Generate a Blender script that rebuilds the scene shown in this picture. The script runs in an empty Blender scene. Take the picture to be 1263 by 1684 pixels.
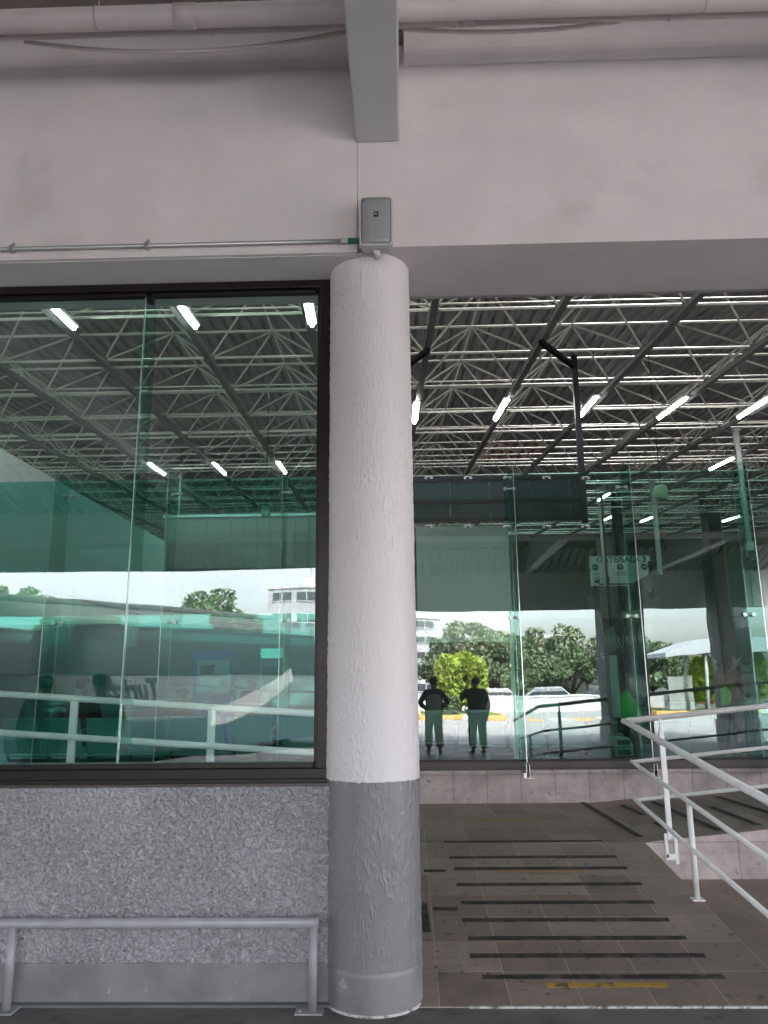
import bpy, bmesh, math, random
import numpy as np
from mathutils import Vector, Matrix, Euler
R = math.radians
random.seed(7); rng = np.random.default_rng(7)
sc = bpy.context.scene
col = sc.collection

# ------------------------------------------------------------------ camera
IW, IH, FPX = 1263.0, 1684.0, 1265.0
PITCH, YAW, ROLL = 12.6, 1.4, -0.6
CAM = Vector((0, 0, 1.6))
cam_rot = Matrix.Rotation(R(YAW), 3, 'Z') @ Matrix.Rotation(R(90 + PITCH), 3, 'X') @ Matrix.Rotation(R(ROLL), 3, 'Z')
cd = bpy.data.cameras.new('camera')
cd.sensor_fit = 'VERTICAL'; cd.sensor_height = 36.0; cd.sensor_width = 27.0
cd.lens = 36.0 * FPX / IH
cd.clip_start = 0.05; cd.clip_end = 2000
cam = bpy.data.objects.new('camera', cd)
cam.matrix_world = Matrix.Translation(CAM) @ cam_rot.to_4x4()
col.objects.link(cam); sc.camera = cam

# ------------------------------------------------------------------ light
SUN_EL, SUN_AZ = 52.0, 28.0
w = bpy.data.worlds.new("World"); sc.world = w; w.use_nodes = True
wn = w.node_tree.nodes; wl = w.node_tree.links
bg = wn['Background']
sky = wn.new('ShaderNodeTexSky'); sky.sky_type = 'NISHITA'; sky.sun_disc = False
sky.sun_elevation = R(SUN_EL); sky.sun_rotation = R(SUN_AZ)
sky.air_density = 1.0; sky.dust_density = 4.0; sky.ozone_density = 1.2
hs = wn.new('ShaderNodeHueSaturation'); hs.inputs['Saturation'].default_value = .4
wl.new(sky.outputs[0], hs.inputs['Color']); tint = wn.new('ShaderNodeMix'); tint.data_type = 'RGBA'; tint.blend_type = 'MULTIPLY'; tint.inputs[0].default_value = 1.0; tint.inputs[7].default_value = (1.01, .985, .985, 1)
tcw = wn.new('ShaderNodeTexCoord'); mpw = wn.new('ShaderNodeMapping'); mpw.inputs['Scale'].default_value = (1, 1, 3.2)
cl = wn.new('ShaderNodeTexNoise'); cl.inputs['Scale'].default_value = 3.5; cl.inputs['Detail'].default_value = 7
clr = wn.new('ShaderNodeMapRange'); clr.inputs[1].default_value = .35; clr.inputs[2].default_value = .65; clr.inputs[3].default_value = .96; clr.inputs[4].default_value = 1.2
cm = wn.new('ShaderNodeVectorMath'); cm.operation = 'SCALE'
wl.new(tcw.outputs['Generated'], mpw.inputs[0]); wl.new(mpw.outputs[0], cl.inputs[0]); wl.new(cl.outputs[0], clr.inputs[0])
wl.new(hs.outputs[0], tint.inputs[6]); wl.new(tint.outputs[2], cm.inputs[0]); wl.new(clr.outputs[0], cm.inputs['Scale']); wl.new(cm.outputs[0], bg.inputs[0]); bg.inputs[1].default_value = 0.14
sl = bpy.data.lights.new('sun', 'SUN'); sl.energy = 1.5; sl.angle = R(14); sl.color = (1, 0.965, 0.92)
so = bpy.data.objects.new('sun', sl); col.objects.link(so)
sd = Vector((math.sin(R(SUN_AZ)) * math.cos(R(SUN_EL)), math.cos(R(SUN_AZ)) * math.cos(R(SUN_EL)), math.sin(R(SUN_EL))))
so.rotation_euler = sd.to_track_quat('Z', 'Y').to_euler(); so.location = (10, -20, 30)
sc.view_settings.view_transform = 'Standard'; sc.view_settings.look = 'None'
sc.view_settings.gamma = 1.0; sc.view_settings.exposure = 3.82
sc.cycles.max_bounces = 8; sc.cycles.transparent_max_bounces = 24
sc.cycles.glossy_bounces = 5; sc.cycles.diffuse_bounces = 5
sc.cycles.sample_clamp_indirect = 6

# ------------------------------------------------------------------ pixel -> place helpers
def ray(x, y):
    return (cam_rot @ Vector(((x - IW / 2) / FPX, -(y - IH / 2) / FPX, -1))).normalized()
def atY(x, y, Y):
    d = ray(x, y); return CAM + d * (Y / d.y)
def atZ(x, y, Z):
    d = ray(x, y); return CAM + d * ((Z - CAM.z) / d.z)
def atP(x, y, p0, n):
    d = ray(x, y); return CAM + d * ((Vector(p0) - CAM).dot(n) / d.dot(n))
def mirror(x, y, D, Yr):           # real place, at depth Yr behind, of what glass plane y=D shows at a pixel
    p = atY(x, y, 2 * D - Yr); return Vector((p.x, Yr, p.z))

# ------------------------------------------------------------------ object helpers
def tag(o, label=None, cat=None, group=None, kind=None):
    if label: o['label'] = label
    if cat: o['category'] = cat
    if group: o['group'] = group
    if kind: o['kind'] = kind
    return o
def thing(name, loc, label, cat, group=None, rz=0.0):
    o = bpy.data.objects.new(name, None); col.objects.link(o)
    o.location = loc; o.rotation_euler = (0, 0, rz); o.empty_display_size = 0.2
    return tag(o, label, cat, group)
def wloc(o):
    v = Vector(o.location)
    while o.parent: o = o.parent; v += Vector(o.location)
    return v
def copy_tree(o, parent=None):
    c = o.copy(); col.objects.link(c); c.parent = parent
    for ch in list(o.children): copy_tree(ch, c)
    return c

class MB:
    def __init__(s): s.v = []; s.f = []; s.sm = []
    def add(s, vs, fs, smooth=False):
        n = len(s.v); s.v += [tuple(v) for v in vs]
        s.f += [tuple(i + n for i in f) for f in fs]; s.sm += [smooth] * len(fs)
        return s
    def hexa(s, p):
        return s.add(p, [(0, 3, 2, 1), (4, 5, 6, 7), (0, 1, 5, 4), (1, 2, 6, 5), (2, 3, 7, 6), (3, 0, 4, 7)])
    def box(s, a, b):
        x0, y0, z0 = a; x1, y1, z1 = b
        return s.hexa([(x0, y0, z0), (x1, y0, z0), (x1, y1, z0), (x0, y1, z0), (x0, y0, z1), (x1, y0, z1), (x1, y1, z1), (x0, y1, z1)])
    def bar(s, p0, p1, w_, h, up=(0, 0, 1)):
        p0 = Vector(p0); p1 = Vector(p1); d = (p1 - p0).normalized(); u = Vector(up)
        if abs(d.dot(u)) > .99: u = Vector((0, 1, 0))
        a = d.cross(u).normalized() * w_ / 2; b = a.cross(d).normalized() * h / 2
        return s.hexa([p0 - a - b, p0 + a - b, p1 + a - b, p1 - a - b, p0 - a + b, p0 + a + b, p1 + a + b, p1 - a + b])
    def tube(s, pts, r, n=10, caps=True):
        pts = [Vector(p) for p in pts]; rs = r if isinstance(r, (list, tuple)) else [r] * len(pts)
        rings = []; ref = None
        for i, p in enumerate(pts):
            d = (pts[min(i + 1, len(pts) - 1)] - pts[max(i - 1, 0)]).normalized()
            if ref is None:
                ref = Vector((0, 0, 1)) if abs(d.z) < .9 else Vector((1, 0, 0))
            a = d.cross(ref).normalized(); b = a.cross(d).normalized(); ref = b
            rings.append([p + (a * math.cos(t) + b * math.sin(t)) * rs[i] for t in [2 * math.pi * k / n for k in range(n)]])
        vs = [v for rg in rings for v in rg]; fs = []
        for i in range(len(rings) - 1):
            for k in range(n):
                fs.append((i * n + k, i * n + (k + 1) % n, (i + 1) * n + (k + 1) % n, (i + 1) * n + k))
        m = len(s.v); s.add(vs, fs, True)
        if caps:
            s.f.append(tuple(m + k for k in reversed(range(n)))); s.sm.append(False)
            e = m + (len(rings) - 1) * n; s.f.append(tuple(e + k for k in range(n))); s.sm.append(False)
        return s
    def lathe(s, prof, c, n=48, a0=0.0, a1=2 * math.pi):
        full = abs(a1 - a0 - 2 * math.pi) < 1e-6; m = n if full else n + 1
        vs = []; fs = []
        for r, z in prof:
            for k in range(m):
                t = a0 + (a1 - a0) * k / n; vs.append((c[0] + r * math.cos(t), c[1] + r * math.sin(t), c[2] + z))
        for i in range(len(prof) - 1):
            for k in range(n):
                fs.append((i * m + k, i * m + (k + 1) % m, (i + 1) * m + (k + 1) % m, (i + 1) * m + k))
        return s.add(vs, fs, True)
    def prism(s, poly, off):
        n = len(poly); off = Vector(off); p = [Vector(q) for q in poly]
        return s.add(p + [q + off for q in p], [tuple(reversed(range(n))), tuple(range(n, 2 * n))] + [(i, (i + 1) % n, n + (i + 1) % n, n + i) for i in range(n)])
    def build(s, name, mat, parent=None, local=False, bevel=0.0, seg=2):
        me = bpy.data.meshes.new(name)
        vs = s.v
        if parent is not None and not local:
            o_ = wloc(parent); vs = [(v[0] - o_.x, v[1] - o_.y, v[2] - o_.z) for v in vs]
        me.from_pydata(vs, [], s.f); me.polygons.foreach_set('use_smooth', s.sm)
        b = bmesh.new(); b.from_mesh(me); bmesh.ops.recalc_face_normals(b, faces=b.faces); b.to_mesh(me); b.free()
        me.update(); me.materials.append(mat)
        o = bpy.data.objects.new(name, me); col.objects.link(o); o.parent = parent
        if bevel:
            m = o.modifiers.new('bevel', 'BEVEL'); m.width = bevel; m.segments = seg; m.limit_method = 'ANGLE'; m.angle_limit = R(40)
        return o

def vnoise(x, y, seed):
    rg = np.random.default_rng(seed); T = rg.random((256, 256))
    xi = np.floor(x).astype(int); yi = np.floor(y).astype(int); fx = x - xi; fy_ = y - yi
    fx = fx * fx * (3 - 2 * fx); fy_ = fy_ * fy_ * (3 - 2 * fy_)
    g = lambda a, b: T[a % 256, b % 256]
    return (g(xi, yi) * (1 - fx) + g(xi + 1, yi) * fx) * (1 - fy_) + (g(xi, yi + 1) * (1 - fx) + g(xi + 1, yi + 1) * fx) * fy_
def sheet(name, X, Y, Z, m, parent, local=False):
    nj, ni = X.shape; v = np.stack([X, Y, Z], -1).reshape(-1, 3)
    if not local: v = v - np.array(wloc(parent))
    idx = np.arange(nj * ni).reshape(nj, ni)
    f = np.stack([idx[:-1, :-1], idx[:-1, 1:], idx[1:, 1:], idx[1:, :-1]], -1).reshape(-1, 4)
    me = bpy.data.meshes.new(name); me.from_pydata(v.tolist(), [], f.tolist())
    me.polygons.foreach_set('use_smooth', [True] * len(f)); me.materials.append(m)
    o = bpy.data.objects.new(name, me); col.objects.link(o); o.parent = parent
    return o
def relief_shaft(name, z0, z1, prof, m, parent, amp, seed, wavy=False, nu=640, dz=.0062):
    th = np.linspace(0, 2 * math.pi, nu + 1); zz = np.arange(z0, z1 + dz / 2, dz); TH, ZZ = np.meshgrid(th, zz)
    U = TH * (.25 / .0085)
    Uw = U + (vnoise(U / 3, ZZ / .04, seed) - .5) * 2.2
    a_ = vnoise(Uw, ZZ / .030, seed + 1); b2 = vnoise(U * 1.0, ZZ / .012, seed + 2); big = vnoise(U / 12, ZZ / .35, seed + 3)
    h = np.clip((a_ - .60) * 5, 0, 1) * (.15 + big * .9) + np.clip((b2 - .62) * 3, 0, 1) * .35 * np.clip(big * 2 - .6, 0, 1) + .25 * vnoise(U / 5, ZZ / .2, seed + 4)
    env = np.minimum(1, np.minimum((TH) / .1, (2 * math.pi - TH) / .1)); env = np.clip(env, 0, 1)
    r = np.interp(ZZ, [p[1] for p in prof], [p[0] for p in prof]) + h * amp * env
    TH2 = TH + math.pi / 2       # seam at the back
    if wavy: ZZ = ZZ.copy(); ZZ[0] += (vnoise(U[0] / 2.5, U[0] * 0, 77) - .6) * .010
    return sheet(name, r * np.cos(TH2), r * np.sin(TH2), ZZ, m, parent, local=True)

def text_mesh(body, name, mat, parent, size, M, extrude=0.002, shear=0.0, bold=0.0, space=1.0):
    cu = bpy.data.curves.new('lettering', 'FONT'); cu.body = body; cu.size = size; cu.extrude = extrude
    cu.shear = shear; cu.align_x = 'CENTER'; cu.align_y = 'CENTER'; cu.offset = bold; cu.space_character = space
    to = bpy.data.objects.new('lettering', cu); col.objects.link(to)
    bpy.context.view_layer.update()
    me = bpy.data.meshes.new_from_object(to.evaluated_get(bpy.context.evaluated_depsgraph_get()))
    bpy.data.objects.remove(to); bpy.data.curves.remove(cu)
    me.transform(M); me.materials.clear(); me.materials.append(mat)
    if parent is not None: me.transform(Matrix.Translation(-wloc(parent)))
    o = bpy.data.objects.new(name, me); col.objects.link(o); o.parent = parent
    return o
FACE_CAM = Matrix.Rotation(R(90), 4, 'X')           # text upright, read from -Y
def face(x, y, z, rz=0.0):
    return Matrix.Translation((x, y, z)) @ Matrix.Rotation(rz, 4, 'Z') @ FACE_CAM

# ------------------------------------------------------------------ materials
def mat(name, color, rough=0.6, metal=0.0, var=0.0, vscale=3.0, bump=0.0, bscale=40.0, bdist=0.01, spec=0.5, dirt=None, dscale=1.5, dth=(0.55, 0.75), stretch=(1, 1, 1), coat=0.0, detail=4):
    m = bpy.data.materials.new(name); m.use_nodes = True
    N = m.node_tree.nodes; L = m.node_tree.links; b = N['Principled BSDF']
    b.inputs['Roughness'].default_value = rough; b.inputs['Metallic'].default_value = metal
    b.inputs['Specular IOR Level'].default_value = spec; b.inputs['Coat Weight'].default_value = coat
    c = (*color, 1) if len(color) == 3 else color
    b.inputs['Base Color'].default_value = c
    tc = N.new('ShaderNodeTexCoord'); mp = N.new('ShaderNodeMapping'); mp.inputs['Scale'].default_value = stretch
    L.new(tc.outputs['Object'], mp.inputs['Vector']); last = None
    if var:
        n = N.new('ShaderNodeTexNoise'); n.inputs['Scale'].default_value = vscale; n.inputs['Detail'].default_value = 6
        L.new(mp.outputs[0], n.inputs['Vector'])
        r = N.new('ShaderNodeMapRange'); r.inputs[1].default_value = .3; r.inputs[2].default_value = .7
        r.inputs[3].default_value = 1 - var; r.inputs[4].default_value = 1 + var
        L.new(n.outputs[0], r.inputs[0])
        mx = N.new('ShaderNodeVectorMath'); mx.operation = 'SCALE'; mx.inputs[0].default_value = c[:3]
        L.new(r.outputs[0], mx.inputs['Scale']); last = mx.outputs[0]
        rr = N.new('ShaderNodeMapRange'); rr.inputs[3].default_value = max(0.02, rough - .12); rr.inputs[4].default_value = min(1, rough + .12)
        L.new(n.outputs[0], rr.inputs[0]); L.new(rr.outputs[0], b.inputs['Roughness'])
    if dirt:
        n2 = N.new('ShaderNodeTexNoise'); n2.inputs['Scale'].default_value = dscale; n2.inputs['Detail'].default_value = 8; n2.inputs['Roughness'].default_value = .7
        L.new(mp.outputs[0], n2.inputs['Vector'])
        r2 = N.new('ShaderNodeMapRange'); r2.inputs[1].default_value = dth[0]; r2.inputs[2].default_value = dth[1]
        L.new(n2.outputs[0], r2.inputs[0])
        mm = N.new('ShaderNodeMix'); mm.data_type = 'RGBA'
        if last is not None: L.new(last, mm.inputs[6])
        else: mm.inputs[6].default_value = c
        mm.inputs[7].default_value = (*dirt, 1); L.new(r2.outputs[0], mm.inputs[0]); last = mm.outputs[2]
    if last is not None: L.new(last, b.inputs['Base Color'])
    if bump:
        n3 = N.new('ShaderNodeTexNoise'); n3.inputs['Scale'].default_value = bscale; n3.inputs['Detail'].default_value = detail
        L.new(mp.outputs[0], n3.inputs['Vector'])
        bp = N.new('ShaderNodeBump'); bp.inputs['Strength'].default_value = bump; bp.inputs['Distance'].default_value = bdist
        L.new(n3.outputs[0], bp.inputs['Height']); L.new(bp.outputs[0], b.inputs['Normal'])
    return m
def emit(name, color, strength):
    m = bpy.data.materials.new(name); m.use_nodes = True; N = m.node_tree.nodes
    b = N['Principled BSDF']; b.inputs['Base Color'].default_value = (.8, .8, .8, 1)
    b.inputs['Emission Color'].default_value = (*color, 1); b.inputs['Emission Strength'].default_value = strength
    return m
def glass(name, tint, refl, gcol=(1.0, .975, .99, 1), grazing=1.0):
    # a thin sheet: fresnel reflection with a solar coating on top, the rest passes with a tint
    m = bpy.data.materials.new(name); m.use_nodes = True; N = m.node_tree.nodes; L = m.node_tree.links
    N.remove(N['Principled BSDF']); out = N['Material Output']
    t = N.new('ShaderNodeBsdfTransparent'); t.inputs[0].default_value = (*tint, 1)
    g = N.new('ShaderNodeBsdfGlossy'); g.inputs['Roughness'].default_value = 0.0; g.inputs[0].default_value = gcol
    fr = N.new('ShaderNodeLayerWeight'); fr.inputs[0].default_value = .22
    r = N.new('ShaderNodeMapRange'); r.inputs[3].default_value = refl; r.inputs[4].default_value = grazing
    L.new(fr.outputs['Fresnel'], r.inputs[0])
    tc = N.new('ShaderNodeTexCoord'); nz_ = N.new('ShaderNodeTexNoise'); nz_.inputs['Scale'].default_value = 1.6; nz_.inputs['Detail'].default_value = 1.0
    L.new(tc.outputs['Object'], nz_.inputs['Vector']); bp = N.new('ShaderNodeBump'); bp.inputs['Strength'].default_value = 1.0; bp.inputs['Distance'].default_value = .0009
    L.new(nz_.outputs[0], bp.inputs['Height']); L.new(bp.outputs[0], g.inputs['Normal'])
    mx = N.new('ShaderNodeMixShader'); L.new(r.outputs[0], mx.inputs[0]); L.new(t.outputs[0], mx.inputs[1]); L.new(g.outputs[0], mx.inputs[2])
    L.new(mx.outputs[0], out.inputs[0])
    return m

def rough_plaster(name, c, c2, scale, stretch, dist, strength=1.0, th=(.42, .62), specks=0.0, base_rough=.5, grain=0.0):
    m = bpy.data.materials.new(name); m.use_nodes = True
    N = m.node_tree.nodes; L = m.node_tree.links; b = N['Principled BSDF']
    b.inputs['Roughness'].default_value = base_rough
    tc = N.new('ShaderNodeTexCoord'); mp = N.new('ShaderNodeMapping'); mp.inputs['Scale'].default_value = stretch
    L.new(tc.outputs['Object'], mp.inputs['Vector'])
    n = N.new('ShaderNodeTexNoise'); n.inputs['Scale'].default_value = scale; n.inputs['Detail'].default_value = 2.5; n.inputs['Distortion'].default_value = 1.2
    L.new(mp.outputs[0], n.inputs['Vector'])
    r = N.new('ShaderNodeMapRange'); r.interpolation_type = 'SMOOTHSTEP'; r.inputs[1].default_value = th[0]; r.inputs[2].default_value = th[1]
    L.new(n.outputs[0], r.inputs[0])
    n2 = N.new('ShaderNodeTexNoise'); n2.inputs['Scale'].default_value = 1.3; n2.inputs['Detail'].default_value = 5
    L.new(tc.outputs['Object'], n2.inputs['Vector'])
    # big soft patches change how strong the relief is
    rp = N.new('ShaderNodeMapRange'); rp.inputs[1].default_value = .35; rp.inputs[2].default_value = .65; rp.inputs[3].default_value = .45; rp.inputs[4].default_value = 1.0
    L.new(n2.outputs[0], rp.inputs[0])
    mu = N.new('ShaderNodeMath'); mu.operation = 'MULTIPLY'; L.new(r.outputs[0], mu.inputs[0]); L.new(rp.outputs[0], mu.inputs[1])
    n3 = N.new('ShaderNodeTexNoise'); n3.inputs['Scale'].default_value = 160; n3.inputs['Detail'].default_value = 2
    L.new(tc.outputs['Object'], n3.inputs['Vector'])
    ad = N.new('ShaderNodeMath'); ad.operation = 'MULTIPLY_ADD'; ad.inputs[1].default_value = .12
    L.new(n3.outputs[0], ad.inputs[0]); L.new(mu.outputs[0], ad.inputs[2])
    bp = N.new('ShaderNodeBump'); bp.inputs['Strength'].default_value = strength; bp.inputs['Distance'].default_value = dist
    L.new(ad.outputs[0], bp.inputs['Height']); L.new(bp.outputs[0], b.inputs['Normal'])
    mx = N.new('ShaderNodeMix'); mx.data_type = 'RGBA'; mx.inputs[6].default_value = (*c2, 1); mx.inputs[7].default_value = (*c, 1)
    L.new(n2.outputs[0], mx.inputs[0]); last = mx.outputs[2]
    if grain:
        ng = N.new('ShaderNodeTexNoise'); ng.inputs['Scale'].default_value = 48; ng.inputs['Detail'].default_value = 3; ng.inputs['Distortion'].default_value = 1.0
        L.new(tc.outputs['Object'], ng.inputs['Vector'])
        rg_ = N.new('ShaderNodeMapRange'); rg_.inputs[1].default_value = .35; rg_.inputs[2].default_value = .65; rg_.inputs[3].default_value = 1 - grain; rg_.inputs[4].default_value = 1 + grain
        L.new(ng.outputs[0], rg_.inputs[0]); vg = N.new('ShaderNodeVectorMath'); vg.operation = 'SCALE'
        L.new(last, vg.inputs[0]); L.new(rg_.outputs[0], vg.inputs['Scale']); last = vg.outputs[0]
    if specks:
        n4 = N.new('ShaderNodeTexNoise'); n4.inputs['Scale'].default_value = scale * .9; n4.inputs['Detail'].default_value = 3
        L.new(tc.outputs['Object'], n4.inputs['Vector'])
        r4 = N.new('ShaderNodeMapRange'); r4.inputs[1].default_value = .66; r4.inputs[2].default_value = .72
        r4.inputs[4].default_value = specks; L.new(n4.outputs[0], r4.inputs[0])
        m4 = N.new('ShaderNodeMix'); m4.data_type = 'RGBA'; L.new(r4.outputs[0], m4.inputs[0]); L.new(last, m4.inputs[6]); m4.inputs[7].default_value = (.05, .05, .05, 1)
        last = m4.outputs[2]
    L.new(last, b.inputs['Base Color'])
    return m

def tiles(name, c1, c2, mortar, bw, bh, msize=.004, off=(0, 0, 0), rough=.4, plane='XY', stain=(.04, .035, .03)):
    m = bpy.data.materials.new(name); m.use_nodes = True
    N = m.node_tree.nodes; L = m.node_tree.links; b = N['Principled BSDF']
    tc = N.new('ShaderNodeTexCoord'); mp = N.new('ShaderNodeMapping'); mp.inputs['Location'].default_value = off
    if plane == 'XZ': mp.inputs['Rotation'].default_value = (R(-90), 0, 0)
    L.new(tc.outputs['Object'], mp.inputs['Vector'])
    br = N.new('ShaderNodeTexBrick'); br.offset = 0.0; br.squash = 1.0
    br.inputs['Color1'].default_value = (*c1, 1); br.inputs['Color2'].default_value = (*c2, 1); br.inputs['Mortar'].default_value = (*mortar, 1)
    br.inputs['Scale'].default_value = 1.0; br.inputs['Mortar Size'].default_value = msize; br.inputs['Mortar Smooth'].default_value = .3
    br.inputs['Brick Width'].default_value = bw; br.inputs['Row Height'].default_value = bh
    L.new(mp.outputs[0], br.inputs['Vector'])
    n = N.new('ShaderNodeTexNoise'); n.inputs['Scale'].default_value = 5; n.inputs['Detail'].default_value = 10; n.inputs['Roughness'].default_value = .65
    L.new(tc.outputs['Object'], n.inputs['Vector'])
    r = N.new('ShaderNodeMapRange'); r.inputs[1].default_value = .3; r.inputs[2].default_value = .7; r.inputs[3].default_value = .72; r.inputs[4].default_value = 1.3
    L.new(n.outputs[0], r.inputs[0])
    mx = N.new('ShaderNodeVectorMath'); mx.operation = 'SCALE'; L.new(br.outputs[0], mx.inputs[0]); L.new(r.outputs[0], mx.inputs['Scale'])
    n2 = N.new('ShaderNodeTexNoise'); n2.inputs['Scale'].default_value = 14; n2.inputs['Detail'].default_value = 5
    L.new(tc.outputs['Object'], n2.inputs['Vector'])
    r2 = N.new('ShaderNodeMapRange'); r2.inputs[1].default_value = .62; r2.inputs[2].default_value = .72; r2.inputs[4].default_value = .75
    L.new(n2.outputs[0], r2.inputs[0])
    m2 = N.new('ShaderNodeMix'); m2.data_type = 'RGBA'; L.new(r2.outputs[0], m2.inputs[0]); L.new(mx.outputs[0], m2.inputs[6]); m2.inputs[7].default_value = (*stain, 1)
    ms = N.new('ShaderNodeMapping'); ms.inputs['Scale'].default_value = (2.2, .8, 2.2); ms.inputs['Rotation'].default_value = (0, 0, .5); L.new(tc.outputs['Object'], ms.inputs[0])
    n5 = N.new('ShaderNodeTexNoise'); n5.inputs['Scale'].default_value = 3.2; n5.inputs['Detail'].default_value = 12; n5.inputs['Roughness'].default_value = .75; L.new(ms.outputs[0], n5.inputs['Vector'])
    r5 = N.new('ShaderNodeMapRange'); r5.inputs[1].default_value = .60; r5.inputs[2].default_value = .68; r5.inputs[4].default_value = .38; L.new(n5.outputs[0], r5.inputs[0])
    m5 = N.new('ShaderNodeMix'); m5.data_type = 'RGBA'; L.new(r5.outputs[0], m5.inputs[0]); L.new(m2.outputs[2], m5.inputs[6]); m5.inputs[7].default_value = (.42, .37, .34, 1)
    L.new(m5.outputs[2], b.inputs['Base Color'])
    rr = N.new('ShaderNodeMapRange'); rr.inputs[1].default_value = .3; rr.inputs[2].default_value = .7; rr.inputs[3].default_value = rough - .12; rr.inputs[4].default_value = rough + .25
    L.new(n.outputs[0], rr.inputs[0]); L.new(rr.outputs[0], b.inputs['Roughness'])
    bp = N.new('ShaderNodeBump'); bp.inputs['Strength'].default_value = .35; bp.inputs['Distance'].default_value = .003
    sb = N.new('ShaderNodeMath'); sb.operation = 'SUBTRACT'; L.new(n.outputs[0], sb.inputs[0]); L.new(br.outputs['Fac'], sb.inputs[1])
    L.new(sb.outputs[0], bp.inputs['Height']); L.new(bp.outputs[0], b.inputs['Normal'])
    return m

M = {}
M['plaster'] = mat('white_plaster', (.70, .645, .632), .75, var=.07, vscale=2.2, bump=.35, bscale=90, bdist=.004, dirt=(.47, .42, .40), dscale=1.3, dth=(.56, .98))
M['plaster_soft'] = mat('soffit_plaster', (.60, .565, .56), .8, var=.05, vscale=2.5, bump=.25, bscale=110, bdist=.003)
M['beam'] = mat('beam_paint', (.55, .55, .54), .7, var=.05, vscale=2, bump=.2, bscale=70, bdist=.003)
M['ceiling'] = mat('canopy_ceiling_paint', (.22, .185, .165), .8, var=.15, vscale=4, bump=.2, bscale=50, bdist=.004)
M['col_white'] = rough_plaster('column_white_drip_plaster', (.76, .70, .70), (.66, .62, .62), 60, (1, 1, .3), .0012, .5)
M['col_gray'] = rough_plaster('column_grey_drip_paint', (.24, .238, .242), (.185, .184, .19), 60, (1, 1, .3), .0012, .5, base_rough=.36)
M['gray_smooth'] = mat('grey_smooth_paint', (.215, .213, .215), .45, var=.18, vscale=5, bump=.6, bscale=16, bdist=.008, dirt=(.40, .39, .38), dscale=8, dth=(.62, .67))
M['rough_gray'] = rough_plaster('rough_grey_stucco', (.37, .367, .372), (.28, .278, .283), 70, (1, 1, 1), .003, .6, th=(.38, .62), specks=.75, base_rough=.3, grain=.22)
M['bronze'] = mat('bronze_aluminium', (.022, .016, .015), .38, metal=.4, var=.15, vscale=6)
M['bronze_light'] = mat('worn_bronze_aluminium', (.085, .068, .064), .45, metal=.3, var=.15, vscale=6)
M['glass_front'] = glass('front_green_glass', (.84, .945, .915), .062)
M['glass_back'] = glass('tinted_green_glass', (.60, .80, .75), .088)
M['glass_fin'] = glass('glass_fin_edge', (.72, .88, .84), .05, grazing=.16)
M['glass_teal'] = glass('teal_tinted_glass', (.57, .84, .80), .070, gcol=(.36, .93, .88, 1))
M['glass_clear'] = glass('clearer_green_glass', (.86, .94, .91), .088)
M['glass_edge'] = mat('polished_glass_edge', (.35, .55, .50), .15, spec=.9)
M['steel'] = mat('stainless_fitting', (.75, .76, .76), .22, metal=.9)
M['white_rail'] = mat('white_rail_paint', (.86, .85, .83), .35, var=.05, vscale=12, dirt=(.45, .42, .38), dscale=16, dth=(.68, .74))
M['gray_rail'] = mat('grey_rail_paint', (.30, .30, .31), .35, var=.1, vscale=14, dirt=(.06, .055, .05), dscale=22, dth=(.66, .7))
M['pvc'] = mat('painted_pipe', (.56, .50, .48), .5, var=.06, vscale=5)
M['conduit'] = mat('galvanised_conduit', (.40, .41, .41), .35, metal=.6, var=.1)
M['green_pvc'] = mat('green_connector', (.02, .17, .09), .4)
M['speaker_shell'] = mat('speaker_shell', (.55, .53, .54), .5, var=.04)
M['speaker_grille'] = mat('speaker_grille', (.36, .36, .37), .55, metal=.3, bump=.5, bscale=600, bdist=.001)
M['black'] = mat('black_plastic', (.012, .012, .013), .4)
M['black_steel'] = mat('black_steel', (.012, .014, .018), .35, metal=.3)
M['white_ink'] = mat('white_lettering', (.8, .8, .8), .6)
M['dark_ink'] = mat('dark_lettering', (.02, .022, .03), .6)
M['tile_ramp'] = tiles('grey_brown_stone_tile', (.19, .142, .122), (.285, .22, .192), (.40, .35, .31), .365, .365, .0026, off=(.02, .0, 0), rough=.5)
M['tile_floor'] = tiles('brown_floor_tile', (.26, .19, .165), (.21, .155, .135), (.30, .27, .25), .40, .40, .0035, rough=.5)
M['tile_side'] = tiles('pink_stone_cladding', (.44, .36, .34), (.36, .30, .285), (.20, .17, .16), .38, 1.0, .004, off=(.1, 0, .5), rough=.5, plane='XZ', stain=(.10, .08, .075))
M['strip'] = mat('anti_slip_tape', (.022, .020, .019), .8, bump=.5, bscale=300, bdist=.002, dirt=(.13, .105, .09), dscale=9, dth=(.48, .70))
M['yellow'] = mat('worn_yellow_tape', (.42, .24, .04), .7, dirt=(.10, .08, .06), dscale=12, dth=(.5, .62))
M['pavement'] = mat('dark_pavement_concrete', (.13, .12, .112), .55, var=.25, vscale=4, bump=.3, bscale=30, bdist=.004, dirt=(.035, .032, .03), dscale=5, dth=(.55, .7))
M['caulk'] = mat('white_joint_caulk', (.6, .58, .55), .8, dirt=(.15, .13, .12), dscale=20, dth=(.5, .6))
M['yard'] = mat('pale_concrete_yard', (.28, .28, .28), .8, var=.14, vscale=.5, dirt=(.22, .22, .22), dscale=.35, dth=(.55, .7))
M['road'] = mat('grey_asphalt', (.07, .07, .073), .85, var=.1, vscale=1)
M['kerb_yellow'] = mat('kerb_orange_paint', (.60, .33, .10), .7, var=.1)
M['kerb_white'] = mat('kerb_white_paint', (.7, .7, .68), .7, var=.1)
M['truss'] = mat('off_white_steel_tube', (.70, .68, .60), .45, var=.06, vscale=3)
M['truss_rail'] = mat('grey_steel_channel', (.26, .26, .25), .5, metal=.2, var=.1)
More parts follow.
